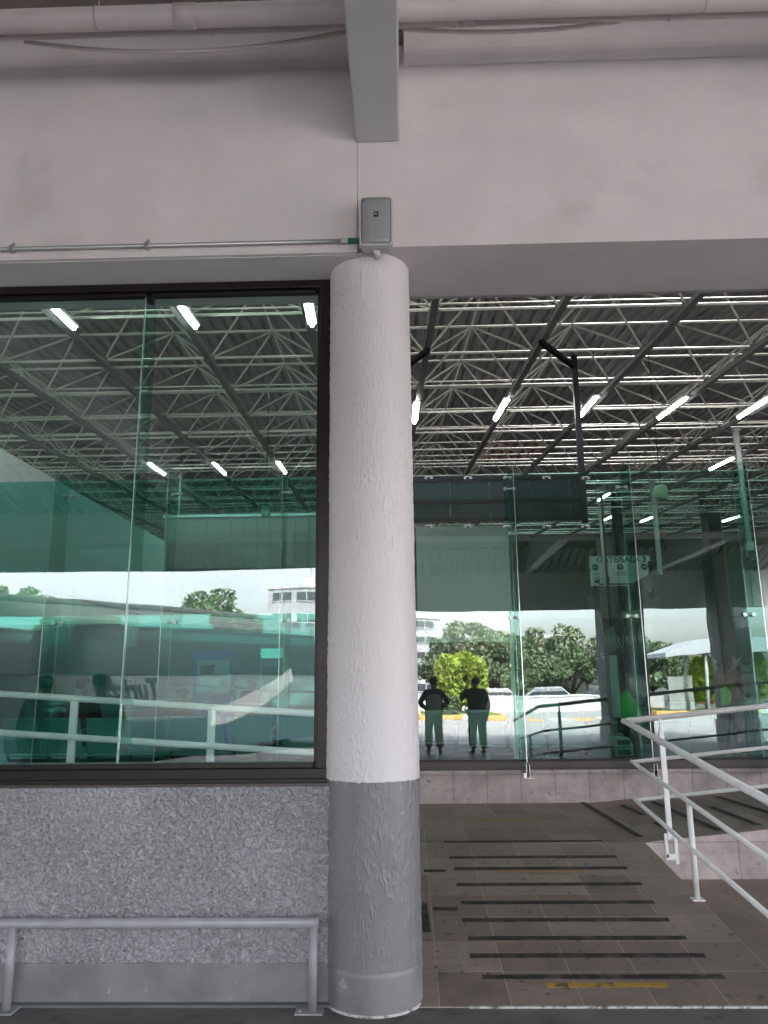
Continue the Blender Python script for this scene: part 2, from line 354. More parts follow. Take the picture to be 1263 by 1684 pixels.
M['roof_sheet'] = mat('dark_roof_sheet', (.38, .365, .36), .75, metal=.0, var=.2, vscale=1.5)
M['red_reflection'] = mat('reddish_reflection_paint', (.85, .42, .36), .6, var=.2, vscale=4)
M['tube_light'] = emit('fluorescent_tube', (.97, 1.0, .97), 3.8)
M['white_int'] = mat('interior_white_paint', (.84, .85, .82), .7, var=.04)
M['olive'] = mat('interior_olive_paint', (.20, .22, .15), .7, var=.1, vscale=1)
M['int_floor'] = mat('dark_polished_floor', (.035, .038, .038), .3, var=.2, vscale=3)
M['int_dark'] = mat('dark_interior_paint', (.05, .06, .055), .7, var=.2)
M['int_grey'] = mat('interior_grey_paint', (.14, .15, .145), .6, var=.1)
M['board'] = mat('pale_hanging_board', (.78, .78, .76), .6, var=.03, vscale=1)
M['louver'] = mat('dark_teal_panel', (.025, .06, .075), .3, var=.12, vscale=3)
M['seat'] = mat('perforated_seat_steel', (.65, .70, .68), .4, metal=.1, var=.08)
M['seat_back'] = mat('seat_back_pad', (.52, .60, .58), .5, var=.08)
M['sign_white'] = mat('sign_board_white', (.88, .9, .9), .5)
M['blue'] = mat('blue_frame_paint', (.03, .08, .45), .4)
M['coach_white'] = mat('coach_white_paint', (.40, .41, .42), .3, var=.03, vscale=2, coat=.4)
M['coach_silver'] = mat('coach_silver_paint', (.10, .112, .112), .65, var=.05, vscale=2)
M['fascia_stripe'] = mat('grey_white_stripe', (.26, .27, .27), .6)
M['coach_blue'] = mat('coach_dark_teal_paint', (.02, .045, .055), .3, coat=.4)
M['coach_glass'] = mat('coach_dark_window', (.02, .03, .035), .12, spec=.8)
M['tyre'] = mat('tyre_rubber', (.02, .02, .02), .8)
M['hub'] = mat('wheel_rim', (.5, .5, .52), .35, metal=.8)
M['bark'] = mat('bark', (.10, .075, .055), .9, var=.25, vscale=8, bump=.6, bscale=20, bdist=.02)
for k, c in dict(leaf=(.10, .145, .07), leaf2=(.165, .195, .11), leaf3=(.22, .29, .04), leaf4=(.30, .38, .03)).items():
    M[k] = mat('foliage_' + k, c, .6, var=.45, vscale=1.1)
M['lawn'] = mat('lawn', (.10, .17, .03), .9, var=.3, vscale=4)
M['bld'] = mat('office_grey_render', (.40, .41, .43), .8, var=.06)
M['bld2'] = mat('office_pale_render', (.55, .54, .53), .8, var=.06)
M['win'] = mat('office_window', (.05, .06, .07), .15, spec=.8)
M['canopy_white'] = mat('white_roof_fascia', (.36, .38, .40), .6, var=.04)
M['fascia_metal'] = mat('ribbed_metal_fascia', (.86, .86, .84), .5, var=.05)
M['orange'] = mat('terracotta', (.5, .22, .10), .8, var=.1)
M['carrier'] = mat('pale_green_plastic', (.42, .60, .48), .5)
M['green_bag'] = mat('bright_green_fabric', (.02, .62, .06), .6, var=.1)
M['grey_metal'] = mat('brushed_grey_panel', (.34, .36, .36), .35, metal=.4, var=.15, vscale=6)
M['lamp_green'] = mat('pale_green_shade', (.52, .66, .42), .4)
def cloth(name, c): M[name] = mat('cloth_' + name, c, .85, var=.12, vscale=9, bump=.3, bscale=25, bdist=.01)
for n_, c_ in dict(navy=(.02, .025, .04), charcoal=(.03, .03, .03), dgreen=(.03, .05, .045), khaki=(.26, .25, .20), red=(.20, .02, .02), shirt_grey=(.38, .38, .42),
                   shirt_blue=(.35, .50, .55), jeans=(.04, .06, .11), lime=(.30, .60, .06), bagcloth=(.50, .54, .52), maroon=(.16, .035, .04), purple=(.07, .03, .09)).items(): cloth(n_, c_)
M['skin'] = mat('skin', (.34, .19, .125), .5, var=.06)
M['hair'] = mat('dark_hair', (.015, .012, .010), .5, bump=.4, bscale=60, bdist=.005)

# ================================================================== GROUND
FY = 4.18            # fascia face
ZS = 4.17            # soffit height
ZC = 5.61            # canopy ceiling
GD = 9.10            # rear glass screen plane
WD = 4.54            # front window plane
ZL = 0.29            # landing height
def struct(name, mb, m, bevel=0): return tag(mb.build(name, m, bevel=bevel), kind='structure')
struct('pavement', MB().box((-40, -3.2, -.40), (40, 4.345, 0.0)), M['pavement'])
struct('concrete_yard', MB().box((-150, -34, -.5), (150, -3.2, -.16)), M['yard'])
struct('road', MB().box((-300, -400, -.6), (300, -34, -.20)), M['road'])
struct('interior_floor', MB().box((-30, 9.35, -.4), (30, 45, .27)), M['int_floor'])
struct('passage_floor', MB().box((-30, 4.345, -.4), (-.2, 9.35, .012)), M['int_grey'])
struct('tiled_floor', MB().box((1.98, 4.345, -.4), (30, 6.93, .004)), M['tile_floor'])

# ------------------------------------------------------------------ ramps
RX0, RX1 = -.2, 1.98
slope = ZL / (6.93 - 4.345)
def rampz(Y): return slope * (Y - 4.345)
rn = Vector((0, -slope, 1)).normalized()
ramp = thing('ramp', (.9, 4.345, 0), 'stone tiled access ramp with black anti slip strips right of the round column', 'ramp')
MB().hexa([(RX0, 4.345, -.3), (RX1, 4.345, -.3), (RX1, 6.93, -.3), (RX0, 6.93, -.3), (RX0, 4.345, 0.004), (RX1, 4.345, 0.004), (RX1, 6.93, ZL), (RX0, 6.93, ZL)]).build('slope_surface', M['tile_ramp'], ramp)
MB().box((RX0, 6.93, -.3), (2.08, GD + .0, ZL)).build('landing', M['tile_ramp'], ramp)
def strip(x0, x1, y, wd, m, name='anti_slip_strip'):
    a = atP(x0, y, (0, 4.345, 0), rn); b = atP(x1, y - .006 * (x1 - x0), (0, 4.345, 0), rn)
    if (a.y + b.y) / 2 > 6.93:
        a = atZ(x0, y, ZL); b = atZ(x1, y - .006 * (x1 - x0), ZL)
    yy = (a.y + b.y) / 2
    z = (lambda Y: (rampz(Y) if Y < 6.93 else ZL) + .004)
    h = wd / 2
    mb = MB(); n = 14; top = []; bot = []
    for i in range(n + 1):
        x = a.x + (b.x - a.x) * i / n
        top.append((x, yy + h + random.uniform(-.002, .002), z(yy + h) + .002)); bot.append((x, yy - h + random.uniform(-.002, .002), z(yy - h) + .002))
    fs = [(i, i + 1, n + 2 + i, n + 1 + i) for i in range(n)]
    mb.add(bot + top, fs)
    o = mb.build(name, m, ramp)
    so_ = o.modifiers.new('thick', 'SOLIDIFY'); so_.thickness = .0025
    return o
for x0, x1, y in [(731, 989, 1385), (739, 1014, 1411), (747, 1031, 1430), (751, 1055, 1456), (759, 1075, 1486), (761, 1100, 1515), (771, 1128, 1545), (773, 1158, 1574), (793, 1190, 1609)]:
    strip(x0, x1, y, .050, M['strip'])
strip(697, 733, 1433, .045, M['strip']); strip(712, 752, 1496, .045, M['strip'])
strip(899, 1098, 1622, .045, M['yellow'], 'yellow_strip'); strip(815, 960, 1434, .018, M['yellow'], 'yellow_strip'); strip(774, 882, 1349, .03, M['yellow'], 'yellow_strip')
# strip that runs away beside the column
a = atP(696, 1486, (0, 4.345, 0), rn); b = atP(702, 1534, (0, 4.345, 0), rn)
MB().bar((a.x, a.y, rampz(a.y) + .006), (b.x, b.y, rampz(b.y) + .006), .05, .003).build('anti_slip_strip', M['strip'], ramp)
MB().box((RX0 + .5, 4.335, 0.0), (RX1 + .05, 4.349, .008)).build('foot_joint', M['caulk'], ramp)

S2 = .095
def r2z(X): return ZL + S2 * (X - 2.08)
ramp2 = thing('side_ramp', (2.08, 8, ZL), 'second ramp rising to the right behind the white handrails, pink stone side', 'ramp')
MB().hexa([(2.08, 6.93, -.3), (7, 6.93, -.3), (7, GD, -.3), (2.08, GD, -.3), (2.08, 6.93, ZL), (7, 6.93, r2z(7)), (7, GD, r2z(7)), (2.08, GD, ZL)]).build('slope_surface', M['tile_ramp'], ramp2)
MB().hexa([(1.98, 6.905, 0), (7, 6.905, 0), (7, 6.93, 0), (1.98, 6.93, 0), (1.98, 6.905, ZL), (7, 6.905, r2z(7)), (7, 6.928, r2z(7)), (1.98, 6.928, ZL)]).build('side_cladding', M['tile_side'], ramp2)
n2 = Vector((-S2, 0, 1)).normalized()
for (xa, ya, xb, yb) in [(958, 1322, 1052, 1378), (1023, 1324, 1058, 1341), (1073, 1319, 1184, 1366), (1172, 1328, 1247, 1357), (1179, 1310, 1270, 1338), (1078, 1353, 1095, 1362)]:
    a = atP(xa, ya, (2.08, 0, ZL), n2); b = atP(xb, yb, (2.08, 0, ZL), n2)
    for q in (a, b): q.z = (r2z(q.x) if q.x > 2.08 else ZL) + .005
    MB().bar(a, b, .055, .003).build('anti_slip_strip', M['strip'], ramp2)

# kerb wall under the rear glass
ZK = .63
kw = thing('kerb_wall', (1, GD, 0), 'low pink stone kerb wall carrying the rear glass screen', 'wall')
MB().box((-9, GD, 0), (9, GD + .24, ZK)).build('core', M['tile_side'], kw)
MB().box((-9, GD - .03, ZK - .03), (9, GD + .002, ZK + .012)).build('coping', M['tile_side'], kw, bevel=.006)

# ================================================================== FACADE
cx = atY(608, 440, 4.46).x; cxb = atY(614, 1500, 4.4).x
CX = (cx + cxb) / 2; CY = 4.475
fw = thing('fascia_wall', (CX, FY, ZS), 'broad pinkish white plastered wall band above the windows', 'wall')
xl = atY(588, 300, FY).x
MB().box((xl, FY, ZS + .002), (20, 4.80, ZC)).build('plaster_panel', M['plaster'], fw)
MB().box((-20, FY - .006, ZS - .03), (xl - .003, 4.80, ZC)).build('plaster_panel', M['plaster'], fw)
cv = MB()
for x0, x1 in ((-20, xl + .03), (xl + .30, 20)):
    prof = [(FY - .016 - .17 * (1 - math.sin(t)), ZC - .17 * (1 - math.cos(t))) for t in [math.pi / 2 * k / 8 for k in range(9)]]
    cv.prism([(x0, y, z) for y, z in prof] + [(x0, FY + .05, ZC)], (x1 - x0, 0, 0))
o = cv.build('cove', M['plaster'], fw)
MB().box((-20, 4.80, ZS + .09), (20, 5.0, ZC)).build('inner_lintel', M['plaster_soft'], fw)
MB().box((-20, FY + .02, ZS - .034), (-.12, WD + .02, ZS - .0301)).build('soffit', M['plaster_soft'], fw)

canopy = thing('canopy', (0, -.6, ZC), 'concrete bus bay canopy whose dark ceiling and beams cross the top', 'canopy')
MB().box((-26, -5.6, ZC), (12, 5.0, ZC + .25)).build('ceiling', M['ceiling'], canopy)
bx0 = atY(585.5, 235, FY).x; bx1 = atY(657, 235, FY).x; BZ = atY(621, 235, FY).z
for k in range(-5, 3):
    off = k * 3.95
    MB().box((bx0 + off, -5.55, BZ), (bx1 + off, FY - .004, ZC - .001)).build('beam', M['beam'], canopy, bevel=.012)
# street edge: ribbed metal fascia
fy = -5.4
ribs = MB(); zb = 3.77; zt = 5.44
x = -26.0; ribs.box((-26, fy - .12, zb), (12, fy - .05, zt + .3))
while x < 12:
    ribs.box((x, fy - .052, zb + .03), (x + .07, fy - .02, zt)); x += .33
ribs.build('edge_fascia', M['fascia_metal'], canopy)
so2 = MB()
x = -26.0
while x < 12:
    so2.hexa([(x, fy, 4.9), (x + .16, fy, 4.9), (x + .16, fy + 1.6, 5.4), (x, fy + 1.6, 5.4), (x, fy, 4.95), (x + .16, fy, 4.95), (x + .16, fy + 1.6, 5.45), (x, fy + 1.6, 5.45)]); x += .24
so2.build('ribbed_soffit', M['int_grey'], canopy)

# ------------------------------------------------------------------ pipes
def pipe(name, label, cat, pts, r, m, n=16, extra=None):
    t = thing(name, pts[0], label, cat)
    MB().tube(pts, r, n).build('pipe_run', m, t)
    return t
py = 3.60; pz = atY(300, 27, py).z
segs = [(-20, bx0 + .03), (bx1 - .03, 20)]
t = thing('drain_pipe', (-3, py, pz), 'thick painted drain pipe under the canopy ceiling, the fattest of the pipes', 'pipe')
MB().tube([(-20, py, pz), (20, py, pz)], .062, 20).build('pipe_run', M['pvc'], t)
sx = atY(305, 30, py).x
for q in (sx, sx + 3.4): MB().tube([(q - .06, py, pz), (q + .06, py, pz)], .068, 20).build('sleeve', M['pvc'], t)
for q in (sx + 1.1, sx - .5, sx + 2.9):
    mb = MB()
    mb.tube([(q, py + .068 * math.cos(a_), pz + .068 * math.sin(a_)) for a_ in [2 * math.pi * k / 16 for k in range(17)]], .003, 6); mb.tube([(q, py, pz + .06), (q, py, ZC)], .004, 6)
    mb.build('strap', M['conduit'], t)
tz0 = atY(300, 50, 3.80).z
t = thing('conduit_pipe', (-3, 3.80, tz0), 'slim painted conduit running just below the thick drain pipe', 'pipe')
MB().tube([(-20, 3.80, tz0), (20, 3.80, tz0)], .026, 14).build('pipe_run', M['pvc'], t)
for q in (-1.1, .35, .4, .45, 1.6): MB().tube([(q, 3.80, tz0), (q + .02, 3.80, tz0)], .030, 14).build('coupling', M['plaster_soft'], t)
def sag(x0, x1, y, z0, z1, dip, n=26):
    return [(x0 + (x1 - x0) * i / n, y, z0 + (z1 - z0) * i / n - dip * 4 * (i / n) * (1 - i / n)) for i in range(n + 1)]
p0 = atY(45, 66, 3.86); p1 = atY(570, 55, 3.86)
t = thing('hanging_cable', p0, 'pale cable sagging below the pipes left of the beam', 'cable')
MB().tube(sag(p0.x, p1.x, 3.835, tz0 - .01, tz0 - .01, .105), .012, 8).build('cable_run', M['pvc'], t)
p0 = atY(662, 48, 3.84); p1 = atY(1020, 42, 3.84)
t = thing('corrugated_hose', p0, 'thin ribbed hose sagging below the conduit right of the beam', 'cable')
MB().tube(sag(p0.x, p1.x, 3.825, tz0 - .012, tz0 - .005, .045), [.011 + .002 * (i % 2) for i in range(27)], 8).build('cable_run', M['pvc'], t)

zc_ = atY(240, 403, FY - .03).z
t = thing('wall_conduit', (-1.8, FY - .03, zc_), 'thin metal conduit along the bottom of the wall band ending at the speaker', 'pipe')
xe = atY(560, 396, FY - .03).x; zr = atY(560, 396, FY - .03).z
xs = atY(594, 396, FY - .03).x
MB().tube([(-14, FY - .028, zr), (xe, FY - .028, zr)], .0125, 12).build('pipe_run', M['conduit'], t)
MB().tube([(xe, FY - .028, zr), (xe + .045, FY - .028, zr)], .0165, 12).build('coupling', M['speaker_shell'], t)
MB().tube([(xe + .045, FY - .028, zr), (xs + .02, FY - .028, zr)], .0165, 12).build('connector', M['green_pvc'], t)
for px in (242, 20):
    q = atY(px, 402, FY - .03).x
    MB().box((q - .012, FY - .046, zr - .02), (q + .012, FY - .004, zr + .02)).box((q - .008, FY - .02, zr + .015), (q + .008, FY - .004, zr + .05)).build('clamp', M['conduit'], t, bevel=.003)

# ------------------------------------------------------------------ speaker
SY = 4.05
a = atY(590.5, 324, SY); b = atY(646.5, 402, SY)
t = thing('wall_speaker', ((a.x + b.x) / 2, FY, b.z), 'grey wall speaker with pale rim mounted above the round column', 'speaker')
def rrect(x0, x1, z0, z1, r, y, n=6):
    pts = []
    for cx_, cz_, a0 in ((x1 - r, z1 - r, 0), (x0 + r, z1 - r, 90), (x0 + r, z0 + r, 180), (x1 - r, z0 + r, 270)):
        for k in range(n + 1):
            an = R(a0 + 90 * k / n); pts.append((cx_ + r * math.cos(an), y, cz_ + r * math.sin(an)))
    return pts
def loft(rings, cap=True):
    mb = MB(); n = len(rings[0]); vs = [v for r_ in rings for v in r_]
    fs = [(i * n + k, i * n + (k + 1) % n, (i + 1) * n + (k + 1) % n, (i + 1) * n + k) for i in range(len(rings) - 1) for k in range(n)]
    if cap: fs += [tuple(reversed(range(n))), tuple(range((len(rings) - 1) * n, len(rings) * n))]
    return mb.add(vs, fs, False)
X0, X1, Z0, Z1 = a.x, b.x, b.z, a.z
loft([rrect(X0 + .015, X1 - .015, Z0 + .02, Z1 - .02, .02, FY - .005), rrect(X0, X1, Z0, Z1, .022, SY + .04), rrect(X0, X1, Z0, Z1, .022, SY + .005), rrect(X0 + .004, X1 - .004, Z0 + .004, Z1 - .004, .02, SY),
      rrect(X0 + .009, X1 - .009, Z0 + .009, Z1 - .009, .017, SY), rrect(X0 + .010, X1 - .010, Z0 + .010, Z1 - .010, .016, SY + .006)]).build('shell', M['speaker_shell'], t)
# curved grille
gm = MB(); nx, nz = 16, 10; vs = []
for j in range(nz + 1):
    for i in range(nx + 1):
        u, v = i / nx, j / nz
        bul = .016 * min(1, 4.0 * min(u, 1 - u)) ** .7 * (0.75 + .25 * math.sin(math.pi * v))
        vs.append((X0 + .0105 + (X1 - X0 - .021) * u, SY + .004 - bul, Z0 + .0105 + (Z1 - Z0 - .021) * v))
gm.add(vs, [(j * (nx + 1) + i, j * (nx + 1) + i + 1, (j + 1) * (nx + 1) + i + 1, (j + 1) * (nx + 1) + i) for j in range(nz) for i in range(nx)], True)
g = gm.build('grille', M['speaker_grille'], t); g.modifiers.new('s', 'SOLIDIFY').thickness = .003
bc = atY(618.5, 352, SY - .014)
MB().box((bc.x - .0145, SY - .0165, bc.z - .016), (bc.x + .0145, SY - .010, bc.z + .016)).build('badge', M['black'], t)
text_mesh('JBL', 'badge_lettering', M['white_ink'], t, .014, face(bc.x, SY - .0170, bc.z), .0004)
MB().tube([((X0 + X1) / 2, SY + .06, Z0 + .004), ((X0 + X1) / 2, FY - .01, Z0 - .008)], .02, 14).build('bracket', M['speaker_shell'], t)

# ------------------------------------------------------------------ the column
def column(X, label, main):
    t = thing('round_column', (X, CY, 0), label, 'column', 'round columns along the facade')
    if main:
        relief_shaft('white_shaft', 1.10, ZS - .001, [(.2565, 1.10), (.256, 1.3), (.250, 2.2), (.249, 3.2), (.2485, ZS)], M['col_white'], t, .0036, 21, wavy=True)
        MB().lathe([(.22, 1.098), (.2565, 1.0985), (.2565, 1.101)], (0, 0, 0), 96).build('drip_edge', M['col_white'], t, local=True)
        relief_shaft('grey_band', .196, 1.099, [(.2505, .196), (.249, 1.1)], M['col_gray'], t, .0042, 31)
    else: MB().lathe([(.25, 1.085), (.2585, 1.10), (.257, 1.3), (.25, 2.2), (.25, 3.2), (.25, ZS - .001)], (0, 0, 0), 96).build('white_shaft', M['col_white'], t, local=True)
    if not main: MB().lathe([(.2505, .196), (.2505, .6), (.2505, 1.093), (.20, 1.094)], (0, 0, 0), 96).build('grey_band', M['col_gray'], t, local=True)
    MB().lathe([(.252, .0), (.252, .12), (.2555, .165), (.2555, .192), (.248, .1985)], (0, 0, 0), 96).build('base', M['gray_smooth'], t, local=True)
    MB().lathe([(.264, .001), (.261, .008), (.24, .010)], (0, 0, 0), 64).build('base_joint', M['caulk'], t, local=True)
column(CX, 'white round column with grey painted foot in the middle of the view', True)
column(CX + 3.95, 'white round column right of the ramp, showing only as a reflection', False)
column(CX - 7.9, 'white round column far left of the window, beyond the frame', False)

# ------------------------------------------------------------------ left window
zf0 = atY(300, 1287, WD - .06).z; zg0 = atY(300, 1254, WD).z; zf1 = ZS - .03; zg1 = atY(300, 484, WD).z
xr = atY(541, 1250, WD).x; xg = atY(519, 1000, WD).x
XL = -6.0
win = thing('tinted_window', ((XL + xr) / 2, WD, zf0), 'big green tinted window in a dark bronze frame left of the column', 'window')
MB().box((XL, WD - .07, zf0), (xr, WD + .07, zg0 - .03)).box((XL, WD - .085, zf0 - .012), (xr, WD - .07, zf0 + .02)).build('bottom_rail', M['bronze'], win, bevel=.004)
MB().box((XL, WD - .045, zg0 - .03), (xg, WD + .05, zg0)).build('glazing_bead', M['bronze'], win, bevel=.003)
MB().box((XL, WD - .06, zg1), (xr, WD + .06, zf1)).box((XL, WD - .03, zg1 - .02), (xr - .1, WD - .0, zg1)).build('top_rail', M['bronze'], win, bevel=.004)
MB().box((xg + .02, WD - .075, zg0 - .03), (xr + .005, WD + .06, zg1)).box((xg, WD - .03, zg0), (xg + .021, WD + .03, zg1)).build('jamb', M['bronze'], win, bevel=.004)
xj = (atY(237, 481, WD).x + atY(197.5, 1249, WD).x) / 2
MB().box((XL, WD - .005, zg0), (xj - .004, WD + .005, zg1)).build('glass_pane', M['glass_front'], win)
MB().box((xj + .004, WD - .005, zg0), (xg, WD + .005, zg1)).build('glass_pane', M['glass_front'], win)
MB().box((xj - .008, WD + .02, zg0), (xj + .008, WD + .20, zg1)).build('glass_fin', M['glass_fin'], win)
MB().box((xj - .003, WD - .006, zg0), (xj + .003, WD + .019, zg1)).build('glass_joint', M['glass_edge'], win)
MB().box((xj + .015, WD - .03, zg1 - .06), (xj + .05, WD + .02, zg1)).build('clamp', M['black_steel'], win)

# rough low wall below it
WY = 4.40
lw = thing('low_stucco_wall', ((XL + xr) / 2, WY, 0), 'low rough grey stucco wall with smooth plinth below the window', 'wall')
x_a = -3.0
MB().box((XL, WY, .19), (x_a, WY + .22, zf0 - .014)).box((x_a, WY + .012, .19), (CX - .10, WY + .22, zf0 - .014)).build('stucco', M['rough_gray'], lw)
gx = np.arange(x_a, CX - .10, .0034); gz = np.linspace(.190, zf0 - .014, 262)
XX, ZZ = np.meshgrid(gx, gz)
wx = XX + .012 * (vnoise(XX / .03, ZZ / .03, 11) - .5) * 2; wz = ZZ + .012 * (vnoise(XX / .03, ZZ / .03, 12) - .5) * 2
nA = vnoise(wx / .0165, wz / .0125, 13); nB = vnoise(wx / .0075, wz / .0065, 14); nC = vnoise(XX / .25, ZZ / .25, 15)
rid = 1 - np.abs(nA * 2 - 1) * 1.6
hgt = np.clip(rid, -.3, 1) * .0115 * (.5 + 1.0 * nC) + nB * .008
sheet('stucco_relief', XX, WY + .004 - hgt, ZZ, M['rough_gray'], lw)
MB().box((XL, WY - .012, 0), (CX - .10, WY + .22, .192)).build('plinth', M['gray_smooth'], lw, bevel=.006)
MB().box((XL, WY + .01, zf0 - .016), (xr + .05, WD + .08, zf0 - .001)).build('sill', M['bronze_light'], lw)

# low bumper rail
RY = WY - .10
rz_ = atY(300, 1518, RY).z - .0
t = thing('bumper_rail', (-1.5, RY, 0), 'low grey pipe rail standing in front of the stucco wall', 'rail')
x0 = atY(18, 1560, RY).x; x1 = atY(515, 1560, RY).x
MB().tube([(XL + .3, RY, rz_), (x1 + .028, RY, rz_)], .0255, 18).build('top_tube', M['gray_rail'], t)
for xx in (x0, x1, x0 - 1.45, x0 - 2.9):
    leg = MB().tube([(xx, RY, .006), (xx, RY, rz_ - .01)], .0235, 18).build('post', M['gray_rail'], t)
    MB().box((xx - .085, RY - .055, .001), (xx + .055, RY + .055, .009)).build('base_plate', M['gray_rail'], t, bevel=.002)
    MB().tube([(xx - .06, RY - .03, .009), (xx - .06, RY - .03, .018)], .008, 6).build('bolt', M['conduit'], t)

# ------------------------------------------------------------------ rails behind the left window
IR = 5.25
def irail(xa, ya, xb, yb): return atY(xa, ya, IR), atY(xb, yb, IR)
t = thing('handrail', (-1.5, IR, 0), 'white painted handrail sloping down to the right behind the tinted window', 'handrail')
for (xa, ya, xb, yb) in [(0, 1141, 519, 1174), (0, 1205, 519, 1238)]:
    a, b = irail(xa, ya, xb, yb); dr = (b - a)
    MB().tube([a - dr * .6, b + dr * .18], .0215, 14).build('rail_tube', M['white_rail'], t)
for xp in (123, 349):
    a = atY(xp, 1150, IR); MB().box((a.x - .024, IR - .012, .3 if xp < 200 else .2), (a.x + .024, IR + .02, atY(xp, 1147 + (xp - 123) * .066, IR).z)).build('post', M['white_rail'], t, bevel=.004)
    q = t.children[-1]
MB().box((-6, IR - .1, .0), (-.5, GD - .1, .30)).build('curb', M['int_grey'], t)

# ------------------------------------------------------------------ ramp handrails (right)
HX = atY(1027, 1187, 6.96).x
HY = 6.96
t = thing('handrail', (HX, HY, ZL), 'white two way handrail along the ramp edges at the right', 'handrail')
corner = [atY(1027, 1186, HY), atY(1040, 1253, HY), atY(1045, 1316, HY)]
for i, (c, rr_) in enumerate(zip(corner, (.0245, .0165, .0165))):
    # down the first ramp toward the camera
    e = Vector((c.x + .02, 4.2, c.z - slope * (HY - 4.2)))
    MB().tube([c + Vector((0, .03, 0)), c, e], rr_, 16).build('rail_tube', M['white_rail'], t)
    # along the second ramp
    e2 = Vector((7.0, HY, c.z + S2 * (7.0 - c.x)))
    MB().tube([c, e2], rr_, 16).build('rail_tube', M['white_rail'], t)
pxx = atY(1086, 1200, HY - .02).x; zt_ = corner[0].z + S2 * (pxx - HX)
MB().box((pxx - .022, HY - .045, .12), (pxx + .022, HY - .022, zt_ - .10)).build('post', M['white_rail'], t, bevel=.004)
MB().box((pxx - .012, HY - .04, zt_ - .11), (pxx + .012, HY - .028, zt_ - .01)).build('saddle', M['white_rail'], t, bevel=.003)
MB().box((pxx - .055, HY - .062, .17), (pxx - .03, HY - .045, .36)).box((pxx - .06, HY - .062, .15), (pxx + .03, HY - .045, .20)).box((pxx + .022, HY - .062, .12), (pxx + .05, HY - .045, .34)).build('bracket', M['white_rail'], t, bevel=.003)
for Y_ in (5.72,):
    X_ = HX + .02 * (HY - Y_) / 2.7
    if Y_ == 5.72:
        q = atP(1152, 1480, (0, 4.345, 0), rn); X_ = q.x - .02; Y_ = q.y
    zb_ = rampz(Y_); zt2 = corner[1].z - slope * (HY - Y_)
    MB().tube([(X_, Y_, zb_), (X_, Y_, zt2)], .019, 14).build('post', M['white_rail'], t)
    MB().box((X_ - .04, Y_ - .04, zb_ + .001), (X_ + .04, Y_ + .04, zb_ + .009)).build('base_plate', M['white_rail'], t)

# ================================================================== REAR GLASS SCREEN
ZG0 = atY(760, 1250, GD).z; ZG1 = atY(760, 778, GD).z
scr = thing('glass_screen', (0, GD, ZK), 'tall frameless green glass screen wall with steel clamps behind the ramp', 'glass wall')
MB().box((-9, GD + .01, ZK), (9, GD + .16, ZG0 - .02)).box((-9, GD - .01, ZK), (9, GD + .01, ZK + .03)).build('bottom_rail', M['bronze_light'], scr, bevel=.004)
MB().box((-9, GD + .03, ZG0 - .02), (9, GD + .12, ZG0)).build('glazing_bead', M['bronze'], scr)
jx = [atY(290, 808, GD).x, atY(475, 808, GD).x, atY(838, 802, GD).x, atY(1023, 800, GD).x, atY(1210, 798, GD).x]
stp = (jx[4] - jx[0]) / 5.0
J = [jx[0] + stp * k for k in range(-4, 10)]
GY = GD + .07
for k in range(len(J) - 1):
    MB().box((J[k] + .006, GY - .006, ZG0), (J[k + 1] - .006, GY + .006, ZG1)).build('glass_pane', M['glass_teal' if J[k] < -.6 else 'glass_clear' if J[k + 1] < jx[2] + .1 else 'glass_back'], scr)
for k, jxx in enumerate(J[1:-1]):
    if abs(jxx - (jx[2] - stp)) < .2: 
        fin = False
    else: fin = True
    MB().box((jxx - .0095, GY - .40, ZG0 - .02), (jxx + .0095, GY - .012, ZG1 + .02)).build('glass_fin', M['glass_fin'], scr)
    MB().box((jxx - .0040, GY - .408, ZG0), (jxx + .0040, GY - .4005, ZG1)).box((jxx - .0025, GY - .009, ZG0), (jxx + .0025, GY - .0065, ZG1)).build('polished_edge', M['steel'], scr)
    for yy in (804, 1016):
        z = atY(760, yy, GD).z
        MB().tube([(jxx - .05, GY - .035, z), (jxx + .05, GY - .035, z)], .012, 10).tube([(jxx - .05, GY - .05, z), (jxx - .05, GY - .005, z)], .024, 12).tube([(jxx + .05, GY - .05, z), (jxx + .05, GY - .005, z)], .024, 12).build('clamp', M['steel'], scr)
    MB().box((jxx - .05, GY - .47, ZK - .03), (jxx - .014, GY - .2, ZK + .02)).box((jxx + .014, GY - .47, ZK - .03), (jxx + .02, GY - .2, ZK + .10)).box((jxx - .02, GY - .47, ZK - .03), (jxx - .014, GY - .2, ZK + .10)).box((jxx - .05, GY - .47, ZK - .035), (jxx + .06, GY - .43, ZK - .028)).build('fin_shoe', M['steel'], scr)

# ================================================================== SPACE FRAME
VPx, VPy, CC = 625.0, 1025.0, 4.60
vdir = ray(VPx, VPy); ndir = Vector((0, 0, 1)) if False else vdir.cross(Vector((1, 0, 0))).normalized()
if ndir.z > 0: ndir = -ndir
fwd = cam_rot @ Vector((0, 0, -1))
d0 = ray(625, 519); P0 = CAM + d0 * (9.09 / d0.dot(fwd))           # on the first visible chord
Ydir = Vector((vdir.x, vdir.y, vdir.z)) / vdir.y
S = 1.459
def node(i, j, h=0.0):       # i across, j away from us
    base = atP(99 + 203 * 1, 519, P0, ndir)
    return Vector((base.x + S * (i - 1), 0, base.z)) + Ydir * (base.y - base.y) + Vector((0, base.y, 0)) + Vector((Ydir.x, 1, Ydir.z)) * (S * j) + Vector((0, 0, h))
HH = .68
NI = (-6, 15); NJ = (-2, 17)
sf = thing('space_frame_roof', node(3, 0), 'off white tubular space frame carrying the dark corrugated hall roof', 'roof structure')
